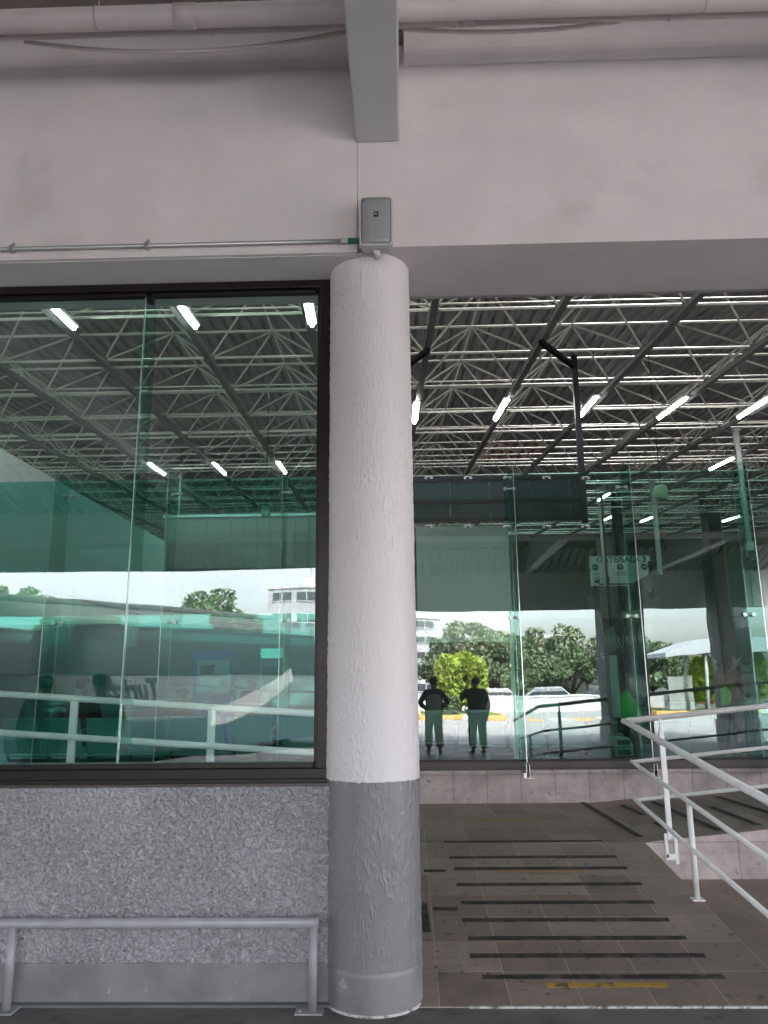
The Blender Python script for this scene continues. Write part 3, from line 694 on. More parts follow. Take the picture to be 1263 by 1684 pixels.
for j in range(NJ[0], NJ[1] + 1):
    a = node(NI[0], j); b = node(NI[1], j)
    mb = MB().tube([a, b], .0185, 7)
    if j % 2 == 0: mb.tube([a + Vector((0, .0, .075)), b + Vector((0, 0, .075))], .010, 6)
    mb.build('cross_chord', M['truss'], sf)
for i in range(NI[0], NI[1] + 1):
    a = node(i, NJ[0] - .72); b = node(i, NJ[1])
    MB().bar(a - Vector((0, 0, .05)), b - Vector((0, 0, .05)), .085, .06).build('channel_rail', M['truss_rail'], sf)
for j in range(NJ[0], NJ[1]):
    a = node(NI[0] + .5, j + .5, HH); b = node(NI[1] - .5, j + .5, HH)
    MB().tube([a, b], .019, 7).build('upper_chord', M['truss'], sf)
for i in range(NI[0], NI[1]):
    a = node(i + .5, NJ[0] + .5, HH); b = node(i + .5, NJ[1] - .5, HH)
    MB().tube([a, b], .016, 6).build('upper_chord', M['truss'], sf)
for j in range(NJ[0], NJ[1]):
    mb = MB()
    for i in range(NI[0], NI[1]):
        ap = node(i + .5, j + .5, HH)
        for (p, q) in ((0, 0), (1, 0), (0, 1), (1, 1)):
            mb.tube([node(i + p, j + q), ap], .0165, 6, caps=False)
    mb.build('diagonal_bracing', M['truss'], sf)
# gusset plates / junctions
mb = MB()
for i in range(0, 8):
    for j in range(NJ[0], 12):
        p = node(i, j); mb.box(p + Vector((-.05, -.05, -.025)), p + Vector((.05, .05, .02)))
mb.build('gusset', M['truss_rail'], sf)
# corrugated sheets, each lapping the next
for j in range(NJ[0] - 1, NJ[1], 2):
    mb = MB(); xs_ = []; u = NI[0]; wv = .19 / S
    a0 = node(NI[0], j + .35, HH + .16 ); L_ = Vector((Ydir.x, 1, Ydir.z)) * S * 2.12 + Vector((0, 0, -.03))
    X = 0; tot = (NI[1] - NI[0]) * S; pts = []
    while X < tot:
        pts += [(X, 0), (X + .09, 0), (X + .115, .032), (X + .165, .032)]; X += .19
    vs = [a0 + Vector((px, 0, pz_)) for px, pz_ in pts]
    n_ = len(vs); mb.add(vs + [v + L_ for v in vs], [(k, k + 1, n_ + k + 1, n_ + k) for k in range(n_ - 1)])
    o = mb.build('roof_sheet', M['roof_sheet'], sf)
    o.modifiers.new('s', 'SOLIDIFY').thickness = .004
# patch painted red for the reddish reflections on the roof sheet
mb = MB(); q = node(0, 0)
pr0 = Vector((0, 0, 1)); P1 = node(0, 0, HH + .12)
ca = atP(800, 735, P1, ndir); cb = atP(868, 700, P1, ndir)
for k in range(7):
    xx = min(ca.x, cb.x) + .26 * k
    mb.box((xx, min(ca.y, cb.y), ca.z - .02), (xx + .13, max(ca.y, cb.y) + 1.2, ca.z + .0))
mb.build('painted_red_reflection', M['red_reflection'], sf)

hall = thing('hall_shell', (0, 30, .27), 'walls of the waiting hall seen through the glass, olive and dark', 'building')
MB().box((-20, 33, .27), (20, 33.3, 4.2)).build('back_wall', M['int_dark'], hall)
MB().box((-20, 32.5, 4.2), (20, 33.3, 9.0)).build('back_bulkhead', M['olive'], hall)
MB().box((18, 5, 0), (18.3, 33, 9.5)).build('side_wall', M['int_grey'], hall)
MB().box((-18.3, 5, 0), (-18, 33, 9.5)).build('side_wall', M['int_grey'], hall)

# left pale partition
a = atY(0, 737, 9.9); XP = a.x
b_ = ray(275, 893); Yb = XP / (b_.x / b_.y); ztop = a.z
M['refl_panel'] = mat('reflection_panel_pinkish_grey', (.50, .36, .37), .6, var=.06)
zb1 = atY(0, 942, 9.9).z
pw = thing('hanging_partition', (XP, 13, zb1), 'pale smooth partition hung from the roof, receding at the left behind the glass', 'partition')
zend = CAM.z + b_.z / b_.y * Yb
MB().hexa([(XP - .2, 9.9, zb1), (XP, 9.9, zb1), (XP, Yb, zb1), (XP - .2, Yb, zb1), (XP - .2, 9.9, ztop), (XP, 9.9, ztop), (XP, Yb, zend), (XP - .2, Yb, zend)]).build('wall_panel', M['white_int'], pw)
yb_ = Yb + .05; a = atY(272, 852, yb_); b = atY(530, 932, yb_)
t = thing('fascia_reflection_panel', ((a.x + b.x) / 2, yb_, b.z), 'added light grey ribbed panel standing in for the canopy fascia reflection above the sky', 'stand-in panel')  # added panel imitating the canopy fascia reflected in the front glass
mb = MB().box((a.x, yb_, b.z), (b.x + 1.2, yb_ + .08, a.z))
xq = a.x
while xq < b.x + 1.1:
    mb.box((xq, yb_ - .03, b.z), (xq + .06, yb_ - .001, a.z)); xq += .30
mb.build('ribbed_face', M['refl_panel'], t)
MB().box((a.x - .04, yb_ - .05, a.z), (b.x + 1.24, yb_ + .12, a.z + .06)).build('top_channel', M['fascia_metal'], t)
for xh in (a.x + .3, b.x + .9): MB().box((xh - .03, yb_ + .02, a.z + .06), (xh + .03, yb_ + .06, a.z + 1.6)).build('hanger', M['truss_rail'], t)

# ------------------------------------------------------------------ fluorescent fixtures
def fixture(xa, ya, xb, yb, label, zoff=-.12, length=1.22):
    Pp = node(0, 0, zoff); a = atP(xa, ya, Pp, ndir); b = atP(xb, yb, Pp, ndir)
    d = (b - a).normalized(); m_ = (a + b) / 2; L_ = length
    a = m_ - d * L_ / 2; b = m_ + d * L_ / 2
    t = thing('fluorescent_light', m_, label, 'ceiling light', 'fluorescent lights under the space frame')
    MB().bar(a + Vector((0, 0, .03)), b + Vector((0, 0, .03)), .11, .035).build('housing', M['white_rail'], t)
    MB().tube([a, b], .025, 10).build('lamp_tube', M['tube_light'], t)
    for e_ in (a + d * .15, b - d * .15): MB().tube([e_, e_ + Vector((0, 0, .14))], .005, 6).build('hanger', M['conduit'], t)
ordw = ['leftmost', 'second from the left', 'third from the left', 'fourth from the left', 'rightmost']
for k, (xa, ya, xb, yb) in enumerate([(80, 500, 109, 528), (292, 497, 314, 528), (505, 490, 512, 527)]):
    fixture(xa, ya, xb, yb, ['leftmost', 'middle', 'rightmost'][k] + ' of the three large lit tubes at the window top', length=.92)
for k, (xa, ya, xb, yb) in enumerate([(245, 763, 270, 780), (352, 763, 369, 779), (457, 761, 469, 778)]):
    fixture(xa, ya, xb, yb, ['leftmost', 'middle', 'rightmost'][k] + ' of three small lit tubes low in the left window')
for k, (xa, ya, xb, yb) in enumerate([(682, 693, 685, 665), (815, 690, 834, 658), (955, 684, 978, 657), (1085, 687, 1127, 656), (1218, 685, 1263, 656)]):
    fixture(xa, ya, xb, yb, ordw[k] + ' of the five lit tubes right of the column')
fixture(1170, 771, 1203, 755, 'lit tube just below the row, beside the bright hanging pole')
fixture(984, 823, 1002, 812, 'small lit tube atop the left hanging pole above the gate sign')
fixture(988, 858, 1005, 850, 'small lit tube just above the gate sign, lower of two')
fixture(1055, 858, 1072, 851, 'small lit tube crossing the middle hanging pole')
fixture(1190, 857, 1214, 850, 'small lit tube left of the pole clamp at the far right')

# ------------------------------------------------------------------ black gantry + louvre panel
PY = 9.62
gt = thing('black_gantry', atY(950, 860, PY), 'black steel hanging frame with dark teal boards above the glass doorway', 'hanging frame')
pa = atY(936, 528, PY); pb = atY(962, 858, PY)
MB().bar((pb.x, PY, pb.z - .02), (pb.x, PY, node(5, 0).z), .07, .07).build('post', M['black_steel'], gt)
pl = atY(676, 858, PY)
MB().bar((pl.x - .05, PY, pb.z - .02), (pl.x - .05, PY, node(4, 0).z), .07, .07).build('post', M['black_steel'], gt)
q0 = atY(943, 603, PY); q1 = atY(889, 562, PY - .6)
MB().bar((pb.x, PY, q0.z), (q1.x, q1.y, q1.z), .06, .06).build('brace', M['black_steel'], gt)
q0 = atY(676, 604, PY); q1 = atY(704, 576, PY - .6)
MB().bar((pl.x - .05, PY, q0.z), (q1.x, q1.y, q1.z), .06, .06).build('brace', M['black_steel'], gt)
for ya, yb in ((783, 789), (821, 827), (851, 857)):
    za = atY(820, ya, PY).z; zb2 = atY(820, yb, PY).z
    MB().box((pl.x, PY - .03, zb2), (pb.x, PY + .03, za)).build('rail', M['black_steel'], gt)
mb = MB()
ztp = atY(820, 789, PY).z; zbt = atY(820, 852, PY).z
wd_ = (pb.x - pl.x) / 4.3
for k in range(5):
    xa = pl.x + wd_ * k; xb = min(xa + wd_ - .01, pb.x - .03)
    MB().box((xa, PY + .035, zbt), (xb, PY + .06, ztp)).build('teal_board', M['louver'], gt)
for xq in (705, 770, 835, 900, 965):
    for yq in (784, 864):
        p = atY(xq, yq, GD)
        MB().tube([(p.x - .035, GY - .03, p.z), (p.x - .035, GY - .004, p.z)], .02, 10).tube([(p.x + .035, GY - .03, p.z), (p.x + .035, GY - .004, p.z)], .02, 10).tube([(p.x - .035, GY - .025, p.z + .01), (p.x + .035, GY - .025, p.z + .01)], .012, 8).build('clamp', M['steel'], scr)

# pale board below it
a = atY(684, 866, 9.9); b = atY(838, 1055, 9.9)
hb = thing('hanging_board', ((a.x + b.x) / 2, 9.9, b.z), 'pale grey green blank board behind the glass beside the column', 'board')
MB().box((a.x, 9.9, b.z), (b.x, 9.94, a.z)).build('board_face', M['board'], hb)
MB().box((b.x, 9.88, .27), (b.x + .045, 9.95, a.z + .05)).build('edge_post', M['white_rail'], hb)

# vertical white drop poles
for (xt, yt, xb, yb, Yp, rr_, lab) in [(984, 824, 997, 962, 22.9, .07, 'white hanging pole passing in front of the gate sign'), (1064, 790, 1086, 945, 19.6, .065, 'pale hanging pole beside the pendant lamp ending at a screen mount'), (1204, 702, 1232, 900, 14.2, .055, 'thick bright white hanging pole at the right with cables at its foot')]:
    p = atY(xb, yb, Yp); top = node(0, (Yp - P0.y) / S).z
    t = thing('hanging_pole', (p.x, Yp, p.z), lab, 'pole', 'white hanging poles')
    MB().tube([(p.x, Yp, p.z), (p.x, Yp, top)], rr_, 12).build('pole_tube', M['white_rail'], t)
    MB().box((p.x - .08, Yp - .05, top - .03), (p.x + .08, Yp + .05, top)).build('flange', M['white_rail'], t)
    if rr_ == .055:
        MB().box((p.x - .06, Yp - .06, p.z - .06), (p.x + .07, Yp + .04, p.z + .10)).tube([(p.x - .05, Yp - .05, p.z), (p.x - .08, Yp - .05, p.z - .15), (p.x + .02, Yp - .05, p.z - .25), (p.x + .12, Yp - .05, p.z - .15), (p.x + .06, Yp - .05, p.z)], .006, 6).build('cable_box', M['white_rail'], t)
        MB().tube([(p.x - .055, Yp - .02, p.z), (p.x - .055, Yp - .02, top - .3)], .012, 6).build('cable', M['conduit'], t)

# pendant lamps
for (x_, y0, y1, Yp, lab) in [(1087, 798, 822, 11.5, 'round pale green pendant lamp right of the gate sign'), (437, 833, 851, 14.0, 'pale green pendant lamp behind the left window')]:
    c = atY(x_, (y0 + y1) / 2, Yp); r_ = (y1 - y0) / 2 / FPX * Yp * 1.0
    t = thing('pendant_lamp', (c.x, Yp, c.z), lab, 'pendant lamp')
    MB().lathe([(r_ * .25, r_ * 1.15), (r_ * .7, r_ * .95), (r_ * .92, r_ * .4), (r_ * .95, -.3 * r_), (r_ * .8, -r_), (r_ * .7, -r_), (r_ * .85, -.3 * r_)], (0, 0, 0), 24).build('lamp_shade', M['lamp_green'], t, local=True)
    MB().lathe([(.0, r_ * 1.5), (r_ * .22, r_ * 1.45), (r_ * .26, r_ * 1.1)], (0, 0, 0), 12).build('cap', M['black'], t, local=True)
    MB().tube([(0, 0, r_ * 1.4), (0, 0, 3.0)], .006, 6).build('cord', M['black'], t, local=True)

# ------------------------------------------------------------------ gate sign
GS = 23.6
a = atY(969, 915, GS); b = atY(1072, 962, GS)
gs = thing('gate_sign', ((a.x + b.x) / 2, GS, b.z), 'pale hanging sign board reading GATE/SALA 3 with arrow circles', 'sign')
gx0, gx1, gz0, gz1 = a.x, b.x, b.z, a.z; gw = gx1 - gx0; gh = gz1 - gz0
MB().box((gx0, GS, gz0), (gx1, GS + .03, gz1)).build('sign_board', M['sign_white'], gs)
MB().box((gx0 - .012, GS - .006, gz0 - .012), (gx1 + .012, GS + .035, gz0)).box((gx0 - .012, GS - .006, gz1), (gx1 + .012, GS + .035, gz1 + .012)).box((gx0 - .012, GS - .006, gz0), (gx0, GS + .035, gz1)).box((gx1, GS - .006, gz0), (gx1 + .012, GS + .035, gz1)).build('sign_frame', M['steel'], gs)
text_mesh('GATE/SALA 3', 'sign_lettering', M['dark_ink'], gs, .26, face(gx0 + gw * .53, GS - .004, gz1 - gh * .13), .001, bold=.006)
for (u, txt, an) in ((.09, 'TAXIS', 180), (.5, 'TAQUILLAS\nTICKET OFFICE', 90), (.9, '', 0)):
    c_ = Vector((gx0 + gw * u, GS - .003, gz1 - gh * .38)); r_ = gh * .105
    MB().add([c_ + Vector((r_ * math.cos(R(k * 15)), 0, r_ * math.sin(R(k * 15)))) for k in range(24)] + [c_ + Vector((r_ * math.cos(R(k * 15)), .002, r_ * math.sin(R(k * 15)))) for k in range(24)], [tuple(range(24)), tuple(reversed(range(24, 48)))] + [(k, (k + 1) % 24, 24 + (k + 1) % 24, 24 + k) for k in range(24)]).build('arrow_disc', M['dark_ink'], gs)
    d_ = Vector((math.cos(R(an)), 0, math.sin(R(an)))); pp = Vector((-d_.z, 0, d_.x)); c2 = c_ - Vector((0, .003, 0))
    MB().bar(c2 - d_ * r_ * .65, c2 + d_ * r_ * .6, .004, r_ * .22, up=pp).bar(c2 + d_ * r_ * .6, c2 + pp * r_ * .5, .004, r_ * .2, up=d_).bar(c2 + d_ * r_ * .6, c2 - pp * r_ * .5, .004, r_ * .2, up=d_).build('arrow', M['sign_white'], gs)
    if txt: text_mesh(txt, 'sign_lettering', M['dark_ink'], gs, .066, face(gx0 + gw * (u + (.02 if u < .2 else 0)), GS - .004, gz1 - gh * .60), .001, bold=.001)
text_mesh('SALA\nDE ESPERA', 'sign_lettering', M['dark_ink'], gs, .054, face(gx0 + gw * .12, GS - .004, gz1 - gh * .74), .001, bold=.001)
MB().box((gx0 + gw * .06, GS - .004, gz0 + gh * .10), (gx0 + gw * .14, GS - .001, gz0 + gh * .18)).box((gx0 + gw * .12, GS - .004, gz0 + gh * .07), (gx0 + gw * .145, GS - .001, gz0 + gh * .22)).build('pictogram', M['dark_ink'], gs)
MB().box((gx0 + gw * .13, GS - .004, gz0 + gh * .01), (gx0 + gw * .85, GS - .001, gz0 + gh * .07)).build('footer_bar', M['dark_ink'], gs)

# ------------------------------------------------------------------ screens, pillars, furniture of the hall
def bx(name, label, cat, x0, y0, x1, y1, Y, depth, m, parts=None, group=None, z0=None, pname='body'):
    a = atY(x0, y0, Y); b = atY(x1, y1, Y); zb = b.z if z0 is None else z0
    t = thing(name, ((a.x + b.x) / 2, Y + depth / 2, zb), label, cat, group)
    MB().box((a.x, Y, zb), (b.x, Y + depth, a.z)).build(pname, m, t, bevel=.006)
    return t, a, b
t, a, b = bx('interior_pillar', 'dark green black pillar behind the gate sign', 'pillar', 1012, 700, 1045, 1250, 25.0, .6, M['int_dark'], z0=.27, pname='shaft')
MB().box((a.x - .03, 24.97, .27), (b.x + .03, 25.65, .5)).build('plinth', M['black'], t)
t, a, b = bx('interior_pillar', 'broad dark pillar by the standing group at the right', 'pillar', 1168, 700, 1205, 1250, 26, .6, M['int_dark'], z0=.27, pname='shaft')
MB().box((a.x - .03, 25.97, .27), (b.x + .03, 26.65, .5)).build('plinth', M['black'], t)
# television with striped picture
t, a, b = bx('television', 'black framed screen showing a pale striped picture, tilted on the pillar', 'television', 988, 1029, 1028, 1076, 11.6, .08, M['black'], pname='casing')
MB().prism([(a.x + .02, 11.595, b.z + .02), (b.x - .12, 11.595, b.z + .06), (b.x - .12, 11.595, a.z - .0), (a.x + .02, 11.595, a.z - .09)], (0, .003, 0)).build('screen', M['olive'], t)
mb = MB()
for k in range(5):
    xx = a.x + .05 + k * .045
    mb.tube([(xx, 11.59, b.z + .26), (xx + .012, 11.59, b.z + .18), (xx + .05, 11.59, b.z + .09)], .006, 5)
mb.build('picture_stripe', M['white_ink'], t)
MB().tube([((a.x + b.x) / 2, 11.66, a.z), ((a.x + b.x) / 2, 11.66, a.z + 2.0)], .02, 8).build('mount', M['black'], t)
t, a, b = bx('television', 'plain dark screen hanging right of the pillar', 'television', 1047, 1027, 1078, 1078, 11.8, .08, M['black'], pname='casing')
MB().box((a.x + .02, 11.79, b.z + .02), (b.x - .02, 11.795, a.z - .02)).build('screen', M['coach_glass'], t)
t, a, b = bx('gate_plate', 'tiny reddish plate lettered GATE under the striped screen', 'sign', 985, 1072, 1003, 1085, 11.5, .02, M['maroon'], pname='plate')
text_mesh('GATE\nSALA', 'plate_lettering', M['white_ink'], t, .05, face((a.x + b.x) / 2, 11.492, (a.z + b.z) / 2), .001)
for (x0, x1, Yc, lab) in [(1045, 1080, 22.0, 'grey wedge shaped screen hood right of the gate sign'), (962, 1010, 21.5, 'grey tilted screen hood left of the pillar')]:
    a = atY(x0, 940 if x0 > 1000 else 965, Yc); b = atY(x1, 985 if x0 > 1000 else 1010, Yc)
    t = thing('screen_hood', ((a.x + b.x) / 2, Yc, b.z), lab, 'screen mount', 'grey screen hoods')
    hgt = a.z - b.z
    MB().prism([(a.x, Yc, a.z - hgt * .35), (b.x, Yc, a.z), (b.x, Yc, a.z - hgt * .55), (a.x + .05, Yc, a.z - hgt * .9)], (0, .25, 0)).build('hood', M['int_grey'], t)
    MB().box((b.x - .12, Yc + .05, b.z), (b.x - .04, Yc + .15, a.z + .3)).build('arm', M['black'], t)
t, a, b = bx('metal_totem', 'upright brushed grey metal totem left of the pillar', 'totem', 1001, 1078, 1021, 1160, 11.0, .2, M['grey_metal'], z0=.27)
MB().box((a.x + .03, 10.994, 1.2), (b.x - .08, 10.999, 1.75)).build('display', M['int_grey'], t)
# dark counter, carriers, bags
t, a, b = bx('counter', 'dark counter with pale top behind the handrail corner', 'counter', 1052, 1186, 1138, 1240, 10.3, .5, M['int_dark'], z0=.27)
MB().box((a.x - .03, 10.27, a.z), (b.x + .03, 10.85, a.z + .035)).build('counter_top', M['carrier'], t)
t, a, b = bx('side_table', 'low black table holding the pet carriers', 'table', 972, 1245, 1060, 1262, 10.3, .5, M['black'], pname='table_top')
tz = a.z; tx0, tx1 = a.x, b.x
MB().box((tx0 + .03, 10.33, .27), (tx0 + .07, 10.37, b.z)).build('leg', M['black'], t); MB().box((tx1 - .07, 10.33, .27), (tx1 - .03, 10.37, b.z)).build('leg', M['black'], t)
MB().box((tx0 + .03, 10.7, .27), (tx0 + .07, 10.74, b.z)).build('leg', M['black'], t); MB().box((tx1 - .07, 10.7, .27), (tx1 - .03, 10.74, b.z)).build('leg', M['black'], t)
def carrier(x0, x1, lab):
    a = atY(x0, 1213, 10.35); b = atY(x1, 1213, 10.35)
    t = thing('pet_carrier', ((a.x + b.x) / 2, 10.5, tz), lab, 'pet carrier', 'pale green pet carriers')
    zt = a.z; zm = tz + (zt - tz) * .45
    MB().hexa([(a.x, 10.35, tz), (b.x, 10.35, tz), (b.x, 10.75, tz), (a.x, 10.75, tz), (a.x - .01, 10.34, zm), (b.x + .01, 10.34, zm), (b.x + .01, 10.76, zm), (a.x - .01, 10.76, zm)]).build('lower_shell', M['carrier'], t, bevel=.012)
    MB().hexa([(a.x - .01, 10.34, zm + .008), (b.x + .01, 10.34, zm + .008), (b.x + .01, 10.76, zm + .008), (a.x - .01, 10.76, zm + .008), (a.x + .03, 10.38, zt), (b.x - .03, 10.38, zt), (b.x - .03, 10.72, zt), (a.x + .03, 10.72, zt)]).build('upper_shell', M['carrier'], t, bevel=.012)
    mb = MB()
    for k in range(7):
        xx = a.x + .045 + (b.x - a.x - .09) * k / 6
        mb.box((xx - .006, 10.335, zm + .03), (xx + .006, 10.36, zt - .03)); mb.box((xx - .006, 10.335, tz + .02), (xx + .006, 10.36, zm - .02))
    mb.build('vent_slots', M['black'], t)
    MB().tube([((a.x + b.x) / 2 - .06, 10.55, zt), ((a.x + b.x) / 2 - .05, 10.55, zt + .03), ((a.x + b.x) / 2 + .05, 10.55, zt + .03), ((a.x + b.x) / 2 + .06, 10.55, zt)], .008, 8).build('handle', M['carrier'], t)
carrier(1010, 1040, 'pale green slotted pet carrier left, nearer the totem'); carrier(1056, 1082, 'pale green pet carrier right, half behind the handrail post')
t, a, b = bx('suitcase', 'black suitcase standing left of the pet carriers', 'suitcase', 972, 1216, 1002, 1245, 10.35, .3, M['black'], z0=tz)
MB().tube([(a.x + .08, 10.5, a.z), (a.x + .08, 10.5, a.z + .06), (a.x + .2, 10.5, a.z + .06), (a.x + .2, 10.5, a.z)], .008, 8).build('handle', M['black_steel'], t)
# bright green bag on a desk
t, a, b = bx('desk', 'narrow dark desk under the bright green bag', 'desk', 1016, 1183, 1060, 1240, 10.95, .4, M['int_dark'], z0=.27)
MB().box((a.x - .02, 10.93, a.z), (b.x + .02, 11.37, a.z + .02)).build('desk_top', M['black'], t); dz = a.z + .02
g = [atY(x_, y_, 11.0) for x_, y_ in ((1022, 1182), (1021, 1146), (1033, 1133), (1043, 1150), (1054, 1166), (1056, 1182))]
t = thing('green_bag', (g[0].x, 11.0, dz), 'bright green slouching bag on the dark desk', 'bag')
o = MB().prism([(p.x, 11.0, max(p.z, dz)) for p in g], (0, .2, 0)).build('bag_body', M['green_bag'], t, bevel=.03, seg=3)
MB().tube([(g[4].x, 10.99, g[4].z), (g[4].x + .06, 10.97, g[4].z + .03), (g[5].x + .04, 10.98, dz + .03)], .008, 6).build('strap', M['green_bag'], t)

# advertising kiosk + small lit header seen through left window
t, a, b = bx('advertising_kiosk', 'blue framed advertising kiosk with poster behind the left window', 'advertising kiosk', 320, 1070, 382, 1142, 13.5, .15, M['blue'], z0=.27, pname='frame')
MB().box((a.x + .06, 13.492, b.z), (b.x - .06, 13.498, a.z - .16)).build('poster', M['shirt_grey'], t)
MB().box((a.x + .12, 13.485, b.z + .35), (a.x + .36, 13.491, a.z - .25)).build('poster_picture', M['red'], t)
MB().box((a.x + .12, 13.485, b.z + .05), (b.x - .12, 13.491, b.z + .28)).build('poster_picture', M['shirt_blue'], t)
t, a, b = bx('snack_machine', 'grey vending machine with lit teal header in the left window', 'vending machine', 428, 1064, 466, 1150, 14.0, .6, M['int_grey'], z0=.27)
MB().box((a.x + .02, 13.99, a.z - .2), (b.x - .02, 13.998, a.z - .03)).build('header', emit('lit_teal_header', (.10, .55, .45), .09), t)
text_mesh('0.17.1201', 'header_lettering', M['white_ink'], t, .11, face((a.x + b.x) / 2, 13.985, a.z - .115), .001)
MB().box((a.x + .05, 13.99, b.z), (b.x - .12, 13.998, a.z - .35)).build('door_glass', M['coach_glass'], t)

# airport benches
def bench(xpx, ypx, Y, n, label, rz=0.0, w_=.56):
    p = atY(xpx, ypx, Y); t = thing('waiting_bench', (p.x, Y, .27), label, 'bench', 'rows of steel waiting benches', rz)
    MB().bar((0, .22, .36), (n * w_, .22, .36), .07, .05).build('beam', M['black'], t, local=True)
    for k in range(n):
        x0 = k * w_ + .03; x1 = (k + 1) * w_ - .03
        MB().hexa([(x0, .0, .43), (x1, .0, .43), (x1, .46, .40), (x0, .46, .40), (x0, 0, .455), (x1, 0, .455), (x1, .46, .425), (x0, .46, .425)]).build('seat', M['seat'], t, local=True, bevel=.01)
        MB().hexa([(x0, -.02, .47), (x1, -.02, .47), (x1, .01, .47), (x0, .01, .47), (x0 + .015, -.17, .93), (x1 - .015, -.17, .93), (x1 - .015, -.14, .93), (x0 + .015, -.14, .93)]).build('backrest', M['seat_back'], t, local=True, bevel=.01)
    for k in range(n + 1):
        xx = k * w_
        MB().tube([(xx, .20, .36), (xx, .12, .52), (xx, .06, .66), (xx, .22, .69), (xx, .34, .66)], [.02, .022, .024, .028, .02], 8).build('armrest', M['black'], t, local=True)
    for xx in (.25, n * w_ - .25):
        MB().bar((xx, .22, .36), (xx, .22, .03), .06, .05).bar((xx, -.05, .02), (xx, .5, .02), .05, .04).build('leg', M['grey_metal'], t, local=True)
    return t
bench(12, 1150, 10.6, 5, 'waiting bench nearest the left edge of the window')
bench(262, 1150, 11.0, 3, 'waiting bench in the middle of the left window, armrests showing', R(-18))
bench(385, 1150, 10.4, 3, 'waiting bench by the right jamb of the left window')
bench(690, 1150, 12.2, 2, 'waiting bench directly right of the column')
bench(768, 1148, 11.6, 3, 'waiting bench seen in the dark figure right of the column', R(-12))
bench(1080, 1160, 15.5, 3, 'far waiting bench behind the counter')

